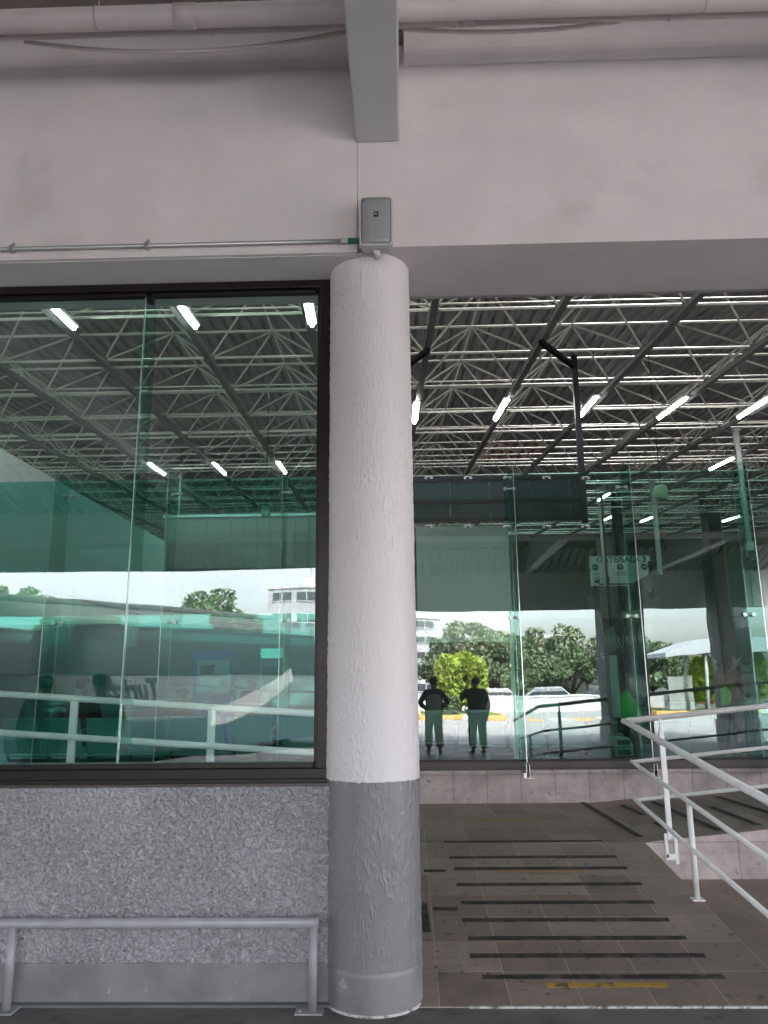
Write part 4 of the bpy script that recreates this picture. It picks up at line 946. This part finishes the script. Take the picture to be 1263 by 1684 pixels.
# ================================================================== PEOPLE
def skin_mesh(nodes, edges, root=0, sub=1):
    me = bpy.data.meshes.new('form'); me.from_pydata([n[0] for n in nodes], edges, [])
    o = bpy.data.objects.new('form', me); col.objects.link(o)
    o.modifiers.new('s', 'SKIN'); 
    for i, n in enumerate(nodes):
        r = n[1]; me.skin_vertices[0].data[i].radius = (r, r) if isinstance(r, float) else r
        me.skin_vertices[0].data[i].use_root = (i == root)
    o.modifiers[0].use_smooth_shade = True
    s = o.modifiers.new('u', 'SUBSURF'); s.levels = sub; s.render_levels = sub
    bpy.context.view_layer.update()
    m2 = bpy.data.meshes.new_from_object(o.evaluated_get(bpy.context.evaluated_depsgraph_get()))
    bpy.data.objects.remove(o); bpy.data.meshes.remove(me)
    for p in m2.polygons: p.use_smooth = True
    return m2
def person(loc, rz, label, top, legs, pose='stand', arms='down', hair_len=0.0, scale=1.0, group=None, bag=None, hat=None):
    t = thing('person', loc, label, 'person', group, rz); t.scale = (scale * 1.1, scale * 1.1, scale)
    sit = pose == 'sit'; pz = .50 if sit else .93
    def P(x, y, z): return (x, y, z + pz - .93)
    bn = [(P(0, 0, .95), (.13, .10)), (P(0, 0, 1.12), (.125, .09)), (P(0, -.01, 1.33), (.155, .10)), (P(0, 0, 1.46), (.07, .065)), (P(0, .01, 1.52), .056), (P(0, .02, 1.58), (.072, .082)), (P(0, .02, 1.66), (.094, .110)), (P(0, .01, 1.735), (.078, .094)), (P(0, .128, 1.635), .015), (P(-.098, .01, 1.64), .016), (P(.098, .01, 1.64), .016)]
    be = [(0, 1), (1, 2), (2, 3), (3, 4), (4, 5), (5, 6), (6, 7), (6, 8), (6, 9), (6, 10)]
    armp = {}
    for s in (-1, 1):
        if arms == 'down' or (arms == 'raise_right' and s < 0): A = [P(s * .18, -.01, 1.41), P(s * .235, -.03, 1.13), P(s * .25, .06, .89), P(s * .25, .085, .81)]
        elif arms == 'front': A = [P(s * .18, 0, 1.41), P(s * .25, 0, 1.14), P(s * .10, .22, 1.10), P(s * .03, .27, 1.13)]
        elif arms == 'raise_right': A = [P(s * .18, 0, 1.42), P(s * .34, .05, 1.25), P(s * .20, .16, 1.45), P(s * .15, .19, 1.53)]
        elif arms == 'lap': A = [P(s * .18, 0, 1.40), P(s * .24, .02, 1.14), P(s * .14, .24, 1.03), P(s * .10, .31, 1.01)]
        elif arms == 'hips': A = [P(s * .18, 0, 1.41), P(s * .31, -.08, 1.16), P(s * .18, .06, 1.02), P(s * .13, .12, 1.02)]
        armp[s] = A
        k = len(bn); bn += [(A[0], .055), (A[1], .042), (A[2], .027), (A[3], (.036, .017))]
        be += [(2, k), (k, k + 1), (k + 1, k + 2), (k + 2, k + 3)]
        d = (Vector(A[3]) - Vector(A[2])).normalized(); sd_ = d.cross(Vector((s, 0, 0))).normalized()
        if sd_.length < .1: sd_ = Vector((0, 1, 0))
        for f, (u, L_) in enumerate(((-.027, .062), (-.009, .075), (.009, .07), (.026, .055))):
            q = len(bn); base = Vector(A[3]) + sd_ * u + d * .025
            bn += [(tuple(base), .009), (tuple(base + d * L_ * .55 + Vector((-s * .008, 0, 0))), .0085), (tuple(base + d * L_ + Vector((-s * .028, 0, 0))), .0075)]
            be += [(k + 3, q), (q, q + 1), (q + 1, q + 2)]
        q = len(bn); base = Vector(A[3]) - sd_ * -.03 - d * .01
        bn += [(tuple(base + Vector((-s * .02, 0, 0)) + d * .01), .010), (tuple(base + Vector((-s * .035, 0, 0)) + d * .04), .0085)]
        be += [(k + 3, q), (q, q + 1)]
    legp = {}
    for s in (-1, 1):
        if sit: A = [(s * .09, .02, pz), (s * .11, .44, pz + .02), (s * .11, .42, .09), (s * .12, .56, .045)]
        else: A = [(s * .09, 0, .90), (s * .105, .02, .49), (s * .11, -.02, .09), (s * .125, .13, .04)]
        legp[s] = A
        k = len(bn); bn += [(A[0], .082), (A[1], .055), (A[2], .038), (A[3], (.036, .028))]; be += [(0, k), (k, k + 1), (k + 1, k + 2), (k + 2, k + 3)]
    def put(me, name, m, parent=t):
        me.name = name; me.materials.clear(); me.materials.append(m)
        o = bpy.data.objects.new(name, me); col.objects.link(o); o.parent = parent; return o
    put(skin_mesh(bn, be), 'body', M['skin'])
    jn = [(P(0, 0, .84), (.205, .155)), (P(0, 0, 1.1), (.20, .15)), (P(0, -.01, 1.30), (.225, .155)), (P(0, 0, 1.46), (.10, .09))]; je = [(0, 1), (1, 2), (2, 3)]
    for s in (-1, 1):
        A = armp[s]; k = len(jn); jn += [(A[0], .098), (A[1], .070), (tuple(Vector(A[2]) * .9 + Vector(A[1]) * .1), .052)]; je += [(2, k), (k, k + 1), (k + 1, k + 2)]
    put(skin_mesh(jn, je), 'jacket', M[top])
    tn = [(P(0, 0, .94), (.19, .14))]; te = []
    for s in (-1, 1):
        A = legp[s]; k = len(tn); tn += [(A[0], .125), (A[1], .095), ((A[2][0], A[2][1], A[2][2] + .03), .080)]; te += [(0, k), (k, k + 1), (k + 1, k + 2)]
    put(skin_mesh(tn, te), 'trousers', M[legs])
    for s in (-1, 1):
        A = legp[s]; put(skin_mesh([((A[2][0], A[2][1] - .03, .05), .048), (A[3], (.048, .038)), ((A[3][0], A[3][1] + .07, .035), (.038, .028))], [(0, 1), (1, 2)]), 'shoe', M['black'])
    hn = [(P(0, -.015, 1.73), (.105, .118)), (P(0, -.05, 1.66), (.104, .090)), (P(0, -.065, 1.59 - hair_len), (.085, .06))]
    put(skin_mesh(hn, [(0, 1), (1, 2)]), 'hair', M['hair'])
    if hat: put(skin_mesh([(P(0, .01, 1.765), (.115, .125)), (P(0, .0, 1.70), (.12, .13)), (P(0, .12, 1.675), (.07, .02))], [(0, 1), (1, 2)]), 'cap', M[hat])
    return t
GO = 'people standing beside the photographer'
def out(x, D, Y): return (mirror(x, 1200, D, Y).x, Y, 0)
def backpack(p, label, m='bagcloth'):
    t = thing('backpack', (p[0], p[1] + .21, 1.13), label, 'backpack')
    loft([rrect(-.15, .15, -.20, .20, .05, -.07), rrect(-.17, .17, -.23, .23, .07, .0), rrect(-.15, .15, -.21, .19, .06, .08)]).build('pack_body', M[m], t, local=True)
    MB().box((-.11, .08, -.18), (.11, .10, -.02)).build('pocket', M[m], t, local=True, bevel=.01)
    for s in (-1, 1): MB().tube([(s * .09, -.07, .18), (s * .11, -.13, .27), (s * .12, -.25, .25)], .012, 6).build('strap', M['charcoal'], t, local=True)
p = out(714, GD + .07, -.35)
person(p, R(180), 'person in dark top seen from behind wearing a pale backpack, reflected by the column', 'charcoal', 'khaki', arms='hips', group=GO)
backpack(p, 'pale grey backpack on the back of the reflected person by the column')
person(out(785, GD + .07, -.4), R(165), 'dark clothed person with one arm raised, reflected right of the backpack wearer', 'dgreen', 'charcoal', arms='raise_right', group=GO, scale=.99)
person(out(72, WD, -.35), R(170), 'person in dark coat reflected at the far left behind the handrail', 'dgreen', 'charcoal', group=GO)
person(out(164, WD, -.3), R(190), 'person in dark green top reflected beside the first handrail post', 'dgreen', 'charcoal', arms='front', group=GO, scale=1.01)
GI = 'people inside the hall'
def ins(x, y, Y): return (atY(x, y, Y).x, Y, .27)
person(ins(1186, 1200, 14.4), R(70), 'standing person in a dark blue coat in the group at the right', 'navy', 'charcoal', group=GI, hair_len=.03)
person(ins(1212, 1200, 13.6), R(-70), 'standing person in red jacket with lime bag at the right', 'red', 'jeans', arms='front', group=GI, hair_len=.1)
person(ins(1236, 1200, 14.2), R(20), 'standing person in purple trousers at the right edge group', 'charcoal', 'purple', arms='hips', group=GI)
q = ins(1199, 1200, 13.3)
t = thing('shoulder_bag', (q[0], q[1], 1.35), 'lime yellow shoulder bag held by the person in red', 'bag')
MB().prism([(-.07, 0, -.16), (.08, 0, -.14), (.11, 0, .05), (.02, 0, .17), (-.05, 0, .12)], (0, .09, 0)).build('bag_body', M['lime'], t, local=True, bevel=.02, seg=2)
MB().tube([(.02, .04, .16), (.12, .08, .24), (.24, .10, .1)], .01, 6).build('strap', M['lime'], t, local=True)
person(ins(826, 1200, 15.5), R(0), 'seated person in pale grey shirt behind the glass right of the dark figures', 'shirt_grey', 'charcoal', pose='sit', arms='lap', group=GI)
person(ins(897, 1200, 14.5), R(-20), 'seated person in light blue shirt behind the middle glass pane', 'shirt_blue', 'jeans', pose='sit', arms='lap', group=GI)
person(ins(128, 1200, 12.8), R(10), 'person in maroon hood sitting behind the left window', 'maroon', 'charcoal', pose='sit', arms='lap', group=GI, scale=1.12, hat='maroon')
person(ins(297, 1200, 15.0), R(20), 'seated person in red top behind the bench at left', 'red', 'charcoal', pose='sit', arms='lap', group=GI)
person(ins(345, 1200, 15.0), R(-15), 'seated person in maroon top before the blue kiosk', 'maroon', 'jeans', pose='sit', arms='lap', group=GI)
def stool(x, Y, lab):
    q = ins(x, 1200, Y); t = thing('stool', q, lab, 'stool', 'stools under seated people')
    MB().lathe([(.0, .43), (.20, .43), (.20, .40), (0, .40)], (0, 0, 0), 20).build('seat', M['black'], t, local=True)
    MB().tube([(0, 0, .02), (0, 0, .40)], .03, 10).lathe([(.0, .03), (.2, .02), (.2, 0), (0, 0)], (0, 0, 0), 20).build('pedestal', M['grey_metal'], t, local=True)
for x, Y, l in ((826, 15.5, 'black stool under the person in pale grey shirt'), (897, 14.5, 'black stool under the person in light blue shirt'), (128, 12.8, 'black stool under the person in maroon hood'), (297, 15.0, 'black stool under the person in red top'), (345, 15.0, 'black stool under the person in maroon top')): stool(x, Y, l)
t = thing('travel_bag', ins(444, 1200, 10.4), 'round black and white patterned bag near the right jamb', 'bag')
q = atY(444, 1203, 10.4); zz = q.z - .27
MB().tube([(0, -.05, zz), (0, .05, zz)], .12, 20).tube([(.13 * math.cos(a_), 0, zz + .15 * math.sin(a_)) for a_ in [2 * math.pi * k / 20 for k in range(21)]], .008, 6).build('bag_body', M['black'], t, local=True)
mb = MB()
for a_ in (0.3, 1.4, 2.6, 4.0, 5.2): mb.tube([(.03 * math.cos(a_), -.055, zz + .03 * math.sin(a_)), (.095 * math.cos(a_ + .4), -.055, zz + .1 * math.sin(a_ + .4))], .016, 6)
mb.build('pattern', M['white_ink'], t, local=True)
MB().box((-.14, -.12, 0), (.14, .12, zz - .12)).build('base_box', M['black'], t, local=True, bevel=.02)

# ================================================================== THE STREET (seen as reflections)
def coach(loc, rz, L_, body, label, text=None, stripe=None, h=3.55):
    t = thing('coach', loc, label, 'bus', 'coaches parked in the yard', rz)
    W_ = 2.5
    prof = [(0, .35), (W_, .35), (W_, h - .3), (W_ - .25, h - .02), (.25, h), (0, h - .3)]
    MB().prism([(0, y, z) for y, z in prof], (L_, 0, 0)).build('body', M[body], t, local=True, bevel=.08, seg=3)
    MB().prism([(0, -.012, h - .36), (0, W_ + .012, h - .36), (0, W_ + .012, h - .29), (0, W_ - .24, h + .006), (0, .24, h + .026), (0, -.012, h - .29)], (L_, 0, 0)).build('roof', M['road'], t, local=True)
    MB().box((.05, -.012, .3), (L_ - .05, W_ + .012, .98)).build('skirt_panel', M['coach_blue'], t, local=True)
    MB().box((.5, W_ + .001, 2.05), (L_ - .3, W_ + .02, h - .38)).box((.5, -.02, 2.05), (L_ - .3, -.001, h - .38)).build('side_window', M['coach_glass'], t, local=True)
    MB().box((-.02, .15, 1.3), (.005, W_ - .15, h - .45)).build('windscreen', M['coach_glass'], t, local=True)
    for xx in (1.4, L_ - .9):
        for yy in (W_ - .28, -.02):
            MB().tube([(xx, yy, .5), (xx, yy + .3, .5)], .5, 24).build('wheel', M['tyre'], t, local=True)
            hq = MB().tube([(xx, yy - .01, .5), (xx, yy + .31, .5)], .26, 16).build('hub', M['hub'], t, local=True)
    MB().box((1, .3, h), (L_ - 3, W_ - .3, h + .16)).build('roof_unit', M['road'], t, local=True, bevel=.05)
    return t
# the side that faces the glass is local +Y; text reads correctly from that side
pA = mirror(-60, 1122, WD, -6.3); pB = mirror(470, 1122, WD, -13.0)
d = Vector((pB.x - pA.x, pB.y - pA.y, 0)); ang = math.atan2(d.y, d.x)
Lc = 13.5
side = Vector((math.cos(ang), math.sin(ang), 0)); nrm = Vector((-math.sin(ang), math.cos(ang), 0))
org = Vector((pA.x, pA.y, -.16)) - nrm * 2.5 - side * 2.0
c1 = coach(org, ang, Lc, 'coach_silver', 'white coach lettered Turistar ejecutivo, reflected in the left window')
def coach_text(root, body, s, z, size, vs=1.0, **k):
    Mx = Matrix.Translation((s, 2.53, z)) @ Matrix.Rotation(R(180), 4, 'Z') @ Matrix.Diagonal((1, 1, vs, 1)) @ FACE_CAM
    o = text_mesh(body, 'livery_lettering', M['dark_ink'], None, size, Mx, .004, **k); o.parent = root
def s_of(px, z=1.6):
    best = None
    for k in range(0, 1350):
        sv = k * .01; q = org + side * sv + nrm * 2.5; q = Vector((q.x, 2 * WD - q.y, z))
        v = cam_rot.transposed() @ (q - CAM); x_ = IW / 2 + FPX * v.x / -v.z
        if best is None or abs(x_ - px) < best[0]: best = (abs(x_ - px), sv)
    return best[1]
sT0, sT1, sE0 = s_of(257), s_of(168), s_of(72)
coach_text(c1, 'Turistar', (sT0 + sT1) / 2, 1.70, (sT0 - sT1) * .36, shear=.45, bold=.008, vs=1.35)
coach_text(c1, 'ejecutivo', (sT1 + sE0) / 2, 1.33, (sT1 - sE0) * .26, shear=.3, bold=.004)
sa, sb = s_of(350), s_of(476)
sw = MB(); up_ = []; lo = []
for k in range(17):
    u = k / 16; up_.append((sa + (sb - sa) * u, 2.525, .95 + 1.15 * u ** 1.5 + .30 * (1 - .6 * u))); lo.append((sa + (sb - sa) * u + .12 * u, 2.525, .75 + 1.15 * u ** 1.8))
sw.add(lo + up_, [(k, k + 1, 17 + k + 1, 17 + k) for k in range(16)]); o = sw.build('white_swoosh', M['fascia_stripe'], c1, local=True); o.modifiers.new('s', 'SOLIDIFY').thickness = .01
c2 = coach(org + Vector((-5.2, .6, 0)), ang, Lc, 'coach_blue', 'added dark teal coach left of the lettered white one, darkening the reflected sky')  # second coach added to darken the bright sky reflected at the left
struct('coach_shade_ground', MB().box((-60, -34, -.3), (-1.6, -3.2, -.156)), M['road'])  # dark ground sheet standing in for the shade under the coaches

# trees
def tree(loc, h, cr, label, leafm='leaf', n=5200, seed=1, trunk_h=.35, group='trees across the yard', flat=.75):
    rg = np.random.default_rng(seed); rd = random.Random(seed)
    t = thing('tree', loc, label, 'tree', group)
    mb = MB(); th = h * trunk_h
    mb.tube([(0, 0, 0), (.05, 0, th * .5), (.1, .05, th)], [.035 * h, .026 * h, .02 * h], 10)
    blobs = []
    for k in range(19):
        a_ = 2.4 * k + rd.uniform(-.3, .3); el = math.asin(min(1, (k + .5) / 19)) if k % 3 else rd.uniform(0, .6)
        q_ = rd.uniform(.62, .86); rr_ = cr * q_ * math.cos(el)
        z = th + (h - th) * (.16 + q_ * math.sin(el) * .82)
        c = Vector((rr_ * math.cos(a_), rr_ * math.sin(a_), z)); blobs.append((c, cr * rd.uniform(.22, .38)))
        mb.tube([(.1, .05, th * .9), (c.x * .5, c.y * .5, (th + c.z) / 2), tuple(c)], [.015 * h, .009 * h, .003 * h], 6)
    mb.build('trunk', M['bark'], t, local=True)
    vs = []; fs = []
    per = n // len(blobs); ls = max(.05, cr * .045)
    for c, r_ in blobs:
        pts = rg.normal(size=(per, 3)); pts /= np.linalg.norm(pts, axis=1)[:, None]
        pts *= (rg.uniform(.35, 1, per) ** .6 * r_)[:, None]; pts[:, 2] *= flat; pts += np.array(c)
        ax = rg.normal(size=(per, 3)); ax /= np.linalg.norm(ax, axis=1)[:, None]; bx_ = np.cross(ax, rg.normal(size=(per, 3))); bx_ /= np.linalg.norm(bx_, axis=1)[:, None]
        sz = rg.uniform(.6, 1.5, per)[:, None] * ls
        for q in zip(pts - ax * sz, pts + bx_ * sz * .6, pts + ax * sz, pts - bx_ * sz * .6):
            m_ = len(vs); vs += [tuple(v) for v in q]; fs.append((m_, m_ + 1, m_ + 2, m_ + 3))
    MB().add(vs, fs).build('crown', M[leafm], t, local=True)
def hedge(loc, sx_, sy_, sz_, label, leafm, n=5000, seed=3, group='clipped shrubs in the planters'):
    rg = np.random.default_rng(seed); t = thing('clipped_shrub', loc, label, 'shrub', group)
    MB().tube([(0, 0, 0), (0, 0, sz_ * .5)], .08, 8).tube([(0, 0, sz_ * .3), (sx_ * .3, 0, sz_ * .7)], .04, 6).tube([(0, 0, sz_ * .3), (-sx_ * .3, 0, sz_ * .7)], .04, 6).build('stem', M['bark'], t, local=True)
    p = rg.normal(size=(n, 3)); p /= np.linalg.norm(p, axis=1)[:, None]; p = np.sign(p) * np.abs(p) ** .7
    p *= rg.uniform(.75, 1.0, n)[:, None]
    p *= (1 + .10 * np.sin(p[:, 0] * 7) * np.cos(p[:, 2] * 6))[:, None]
    p = p * np.array([sx_ / 2, sy_ / 2, sz_ / 2 * .82]) + np.array([0, 0, sz_ * .55])
    ax = rg.normal(size=(n, 3)) * .085; bx_ = rg.normal(size=(n, 3)) * .06
    vs = np.stack([p - ax, p + bx_, p + ax, p - bx_], 1).reshape(-1, 3); fs = [(4 * k, 4 * k + 1, 4 * k + 2, 4 * k + 3) for k in range(n)]
    MB().add([tuple(v) for v in vs], fs).build('foliage', M[leafm], t, local=True)
def at_m(x, D, Y, z=-.2): q = mirror(x, 1122, D, Y); return (q.x, Y, z)
G2 = GD + .07
def top_h(y, D, Y, x=700): return mirror(x, y, D, Y).z + .2
tree(at_m(342, WD, -55), top_h(955, WD, -55, 340), 3.6, 'dense round tree above the coach roofline, left reflection', n=7000, seed=2)
tree(at_m(60, WD, -50), top_h(945, WD, -50, 60), 3.4, 'round tree at the far left of the reflected sky', seed=4)
tree(at_m(10, WD, -52), top_h(948, WD, -52, 10), 3.0, 'tree touching the left edge of the reflected sky', 'leaf2', seed=5)
tree(at_m(405, WD, -60), top_h(1015, WD, -60, 405), 2.2, 'small tree right of the dense round one', 'leaf2', seed=6, n=2500)
tree(at_m(775, G2, -48), top_h(1006, G2, -48), 3.6, 'tall pale tree behind the clipped shrub right of the column', 'leaf2', seed=7, n=6000, trunk_h=.2)
tree(at_m(838, G2, -46), top_h(1022, G2, -46), 3.0, 'brownish green tree near the first glass joint', 'leaf', seed=8, trunk_h=.2)
tree(at_m(905, G2, -52), top_h(1018, G2, -52), 3.6, 'sparse tree in the middle glass reflection', 'leaf2', seed=9, n=3600, trunk_h=.2)
tree(at_m(965, G2, -50), top_h(1025, G2, -50), 3.0, 'thin branched tree before the dark pillar', 'leaf2', seed=10, n=2600, trunk_h=.25)
tree(at_m(1070, G2, -44), top_h(1040, G2, -44), 3.4, 'dark spreading tree left of the white roofed shelter', 'leaf', seed=11, n=7000, trunk_h=.2)
tree(at_m(1100, G2, -50), top_h(1055, G2, -50), 2.6, 'smaller tree tucked behind the shelter roof', 'leaf', seed=12, trunk_h=.2)
tree(at_m(880, G2, -38), top_h(1062, G2, -38), 2.4, 'low dark green tree under the middle joint', 'leaf', seed=14, trunk_h=.15)
tree(at_m(806, G2, -54), top_h(1012, G2, -54), 3.8, 'broad pale tree between the tall one and the joint', 'leaf2', seed=21, n=6000, trunk_h=.12)
tree(at_m(740, G2, -52), top_h(1024, G2, -52), 3.2, 'rounded tree beside the reflected office block', 'leaf', seed=22, n=5000, trunk_h=.12)
tree(at_m(935, G2, -47), top_h(1040, G2, -47), 3.2, 'dark low tree between the middle trees', 'leaf', seed=23, n=5000, trunk_h=.12)
a = at_m(757, G2, -25); hh_ = top_h(1080, G2, -25) - .1
hedge((a[0], -25, -.1), 2.9, 2.4, hh_ + .3, 'big golden green clipped shrub reflected by the column', 'leaf3', n=9000)
hedge((at_m(1158, G2, -28)[0], -28, -.1), 1.4, 1.6, top_h(1082, G2, -28), 'yellow columnar shrub beside the shelter post', 'leaf4', seed=5)
hedge((at_m(1230, G2, -26)[0], -26, -.1), 1.8, 1.6, top_h(1070, G2, -26), 'bright green shrub at the right edge of the reflection', 'leaf3', seed=6)
hedge((at_m(735, G2, -22)[0], -22, -.1), 1.2, 1.0, 1.1, 'low dark shrub at the foot of the big clipped shrub', 'leaf', seed=7, n=2500)

# planters with painted kerbs
def planter(x0, x1, y0, y1, label, seg=1.1):
    t = thing('planter_island', ((x0 + x1) / 2, (y0 + y1) / 2, -.16), label, 'planter', 'planted kerb islands')
    MB().box((x0 + .15, y0 + .15, -.16), (x1 - .15, y1 - .15, .02)).build('lawn', M['lawn'], t)
    x = x0; k = 0
    while x < x1 - .01:
        e = min(x + seg, x1); m_ = M['kerb_yellow'] if k % 3 != 2 else M['kerb_white']
        for yy in (y0, y1 - .15): MB().box((x, yy, -.16), (e - .01, yy + .15, .06)).build('kerb_block', m_, t, bevel=.02)
        x = e; k += 1
    MB().box((x0, y0 + .152, -.16), (x0 + .15, y1 - .152, .06)).box((x1 - .15, y0 + .152, -.16), (x1, y1 - .152, .06)).build('end_kerb', M['kerb_yellow'], t, bevel=.02)
a = at_m(757, G2, -25)
planter(a[0] - 2.4, a[0] + 1.9, -27, -20.5, 'orange kerbed planter holding the golden clipped shrub')
b = at_m(1060, G2, -26); c = at_m(1250, G2, -26)
planter(b[0], c[0] + 2, -29.5, -24.3, 'long orange kerbed planter under the shelter')
# crosswalk blocks
for k in range(6):
    q = at_m(885 + k * 42, G2, -19)
    t = tag(MB().box((q[0] - .42, -21.8, -.158), (q[0] + .42, -19.6, -.150)).build('road_marking', M['kerb_yellow'] if k % 2 == 0 else M['kerb_white']), ['first', 'second', 'third', 'fourth', 'fifth', 'sixth'][k] + ' painted crossing block from the left in the bright yard', 'road marking', 'painted crossing blocks in the yard')
# long low wall / counter line across the yard
t = thing('yard_wall', (6, -31, -.2), 'long low pale wall across the bright yard', 'wall')
MB().box((-2, -31.2, -.2), (16, -31, .75)).build('wall_face', M['bld2'], t); MB().box((-2.05, -31.25, .75), (16.05, -30.95, .82)).build('coping', M['kerb_white'], t)

# buildings
def office(x0, x1, y, h, storeys, label, m='bld', depth=12, win_w=3.2, gap=.5, pent=None):
    t = thing('office_building', ((x0 + x1) / 2, y, -.2), label, 'building')
    MB().box((x0, y - depth, -.2), (x1, y, h)).build('wall', M[m], t)
    MB().box((x0 - .15, y - depth - .1, h), (x1 + .15, y + .15, h + .35)).build('parapet', M['bld2'], t)
    st = h / storeys
    for s in range(storeys):
        x = x0 + gap
        while x + win_w < x1:
            f = MB().box((x, y + .002, s * st + st * .42), (x + win_w, y + .05, s * st + st * .82)).build('window', M['win'], t)
            MB().box((x + win_w * .48, y + .051, s * st + st * .42), (x + win_w * .52, y + .08, s * st + st * .82)).box((x - .05, y + .051, s * st + st * .38), (x + win_w + .05, y + .12, s * st + st * .415)).build('frame', M['bld2'], f)
            x += win_w + gap
    if pent:
        MB().box((pent[0], y - 6, h), (pent[1], y - 1, h + pent[2])).build('penthouse', M['bld2'], t)
        MB().tube([(pent[0] + 1, y - 2, h + pent[2]), (pent[0] + 1, y - 2, h + pent[2] + 3.5)], .06, 6).build('antenna', M['conduit'], t)
a = mirror(441, 968, WD, -95); b = mirror(560, 968, WD, -95); pz0 = mirror(497, 948, WD, -95)
office(a.x, b.x, -95, a.z, 5, 'grey office block with penthouse reflected at the window jamb', pent=(pz0.x, b.x, pz0.z - a.z), win_w=2.6, gap=.7)
a = mirror(640, 1018, G2, -80); b = mirror(722, 1018, G2, -80)
office(a.x, b.x, -80, a.z, 5, 'grey five storey office block reflected right beside the column', win_w=2.2, gap=.55)
a = mirror(872, 1052, G2, -58); b = mirror(925, 1052, G2, -58)
office(a.x, b.x, -58, a.z, 2, 'small white two storey house among the trees', 'bld2', depth=6, win_w=.8, gap=.35)
a = mirror(860, 1080, G2, -56); b = mirror(965, 1080, G2, -56)
t = thing('dark_shopfront', ((a.x + b.x) / 2, -56, -.2), 'dark shop canopy with pale letters among the trees', 'shop')
MB().box((a.x, -57.5, -.2), (b.x, -56, a.z)).build('front', M['int_dark'], t)
MB().box((a.x - .2, -56, a.z - .5), (b.x + .2, -55.2, a.z)).build('awning', M['black'], t)
Mx = Matrix.Translation((a.x - .3, -54.9, a.z - .35)) @ Matrix.Rotation(R(180), 4, 'Z') @ FACE_CAM
text_mesh('CBOL', 'shop_lettering', M['white_ink'], t, 1.0, Mx, .01, bold=.01)
MB().box((a.x + 1, -55.1, a.z - .95), (a.x + 3.4, -55.0, a.z - .8)).build('light_strip', M['white_ink'], t)

# square piers at the street edge of the canopy
for x0_, x1_, lb in ((980, 1046, 'square grey pier at the canopy street edge, reflected left of the shelter'), (1165, 1212, 'square grey pier at the canopy street edge, reflected at the far right')):
    a = mirror(x0_, 1050, G2, -5.2); b = mirror(x1_, 1050, G2, -5.2)
    t = thing('canopy_pier', ((a.x + b.x) / 2, -4.8, -.16), lb, 'pier', 'square piers carrying the canopy edge')
    MB().box((a.x, -5.2, -.16), (b.x, -4.3, ZC - .002)).build('shaft', M['int_grey'], t, bevel=.03)
    MB().box((a.x - .04, -5.24, -.16), (b.x + .04, -4.26, .5)).build('base', M['gray_smooth'], t, bevel=.02)
# shelter with white roof
a = mirror(1096, 1078, G2, -24); b = mirror(1160, 1050, G2, -24); c = mirror(1290, 1050, G2, -24)
t = thing('bus_shelter', ((b.x + c.x) / 2, -25.5, -.16), 'white angular roofed shelter reflected at the right', 'shelter')
hq = mirror(1160, 1072, G2, -24).z
MB().prism([(a.x, -24, a.z - .12), (b.x, -24, hq), (c.x, -24, hq), (c.x, -24, b.z), (b.x, -24, b.z), (a.x, -24, a.z + .12)], (0, -4, 0)).build('roof', M['canopy_white'], t)
for xx in (b.x, b.x + 2.5):
    for yy in (-24.4, -27.4): MB().tube([(xx, yy, -.16), (xx, yy, hq)], .08, 10).build('post', M['canopy_white'], t)
MB().box((b.x - 1.0, -27.6, -.1), (b.x + .4, -27.5, 1.9)).build('back_panel', M['fascia_metal'], t)

# parked cars
def car(x, y, rz, m, label):
    t = thing('parked_car', (x, y, -.16), label, 'car', 'cars parked across the yard', rz)
    prof = [(-2.1, .3), (2.1, .3), (2.15, .62), (2.0, .85), (1.15, .95), (.55, 1.42), (-1.0, 1.45), (-1.75, 1.0), (-2.1, .9)]
    MB().prism([(x_, -.83, z_) for x_, z_ in prof], (0, 1.66, 0)).build('body', m, t, local=True, bevel=.07, seg=3)
    MB().prism([(1.02, .835, .97), (.50, .80, 1.36), (-.95, .80, 1.38), (-1.5, .835, 1.0)], (0, .012, 0)).prism([(1.02, -.845, .97), (.50, -.81, 1.36), (-.95, -.81, 1.38), (-1.5, -.845, 1.0)], (0, -.012, 0)).build('window', M['coach_glass'], t, local=True)
    for xx in (-1.3, 1.3):
        for yy in (-.86, .66):
            w_ = MB().tube([(xx, yy, .32), (xx, yy + .2, .32)], .32, 20).build('wheel', M['tyre'], t, local=True)
            MB().tube([(xx, yy - .012, .32), (xx, yy + .212, .32)], .18, 12).build('rim', M['hub'], w_, local=True)
    for yy in (-.6, .6): MB().box((2.08, yy - .15, .62), (2.17, yy + .15, .75)).build('headlight', M['canopy_white'], t, local=True)
cr = {'c1': M['coach_white'], 'c2': mat('red_car_paint', (.35, .03, .03), .3, coat=.5), 'c3': mat('silver_car_paint', (.35, .36, .38), .3, metal=.3, coat=.5), 'c4': mat('dark_car_paint', (.03, .035, .05), .3, coat=.5)}
car(at_m(905, G2, -34)[0], -34, R(5), cr['c3'], 'silver car reflected below the middle trees')
car(at_m(1005, G2, -36)[0], -36, R(-6), cr['c4'], 'dark car reflected before the pillar')
car(at_m(1165, G2, -33)[0], -33, R(10), cr['c2'], 'red car reflected beneath the shelter')
car(at_m(820, G2, -37)[0], -37, R(0), cr['c1'], 'white car reflected near the first glass joint')
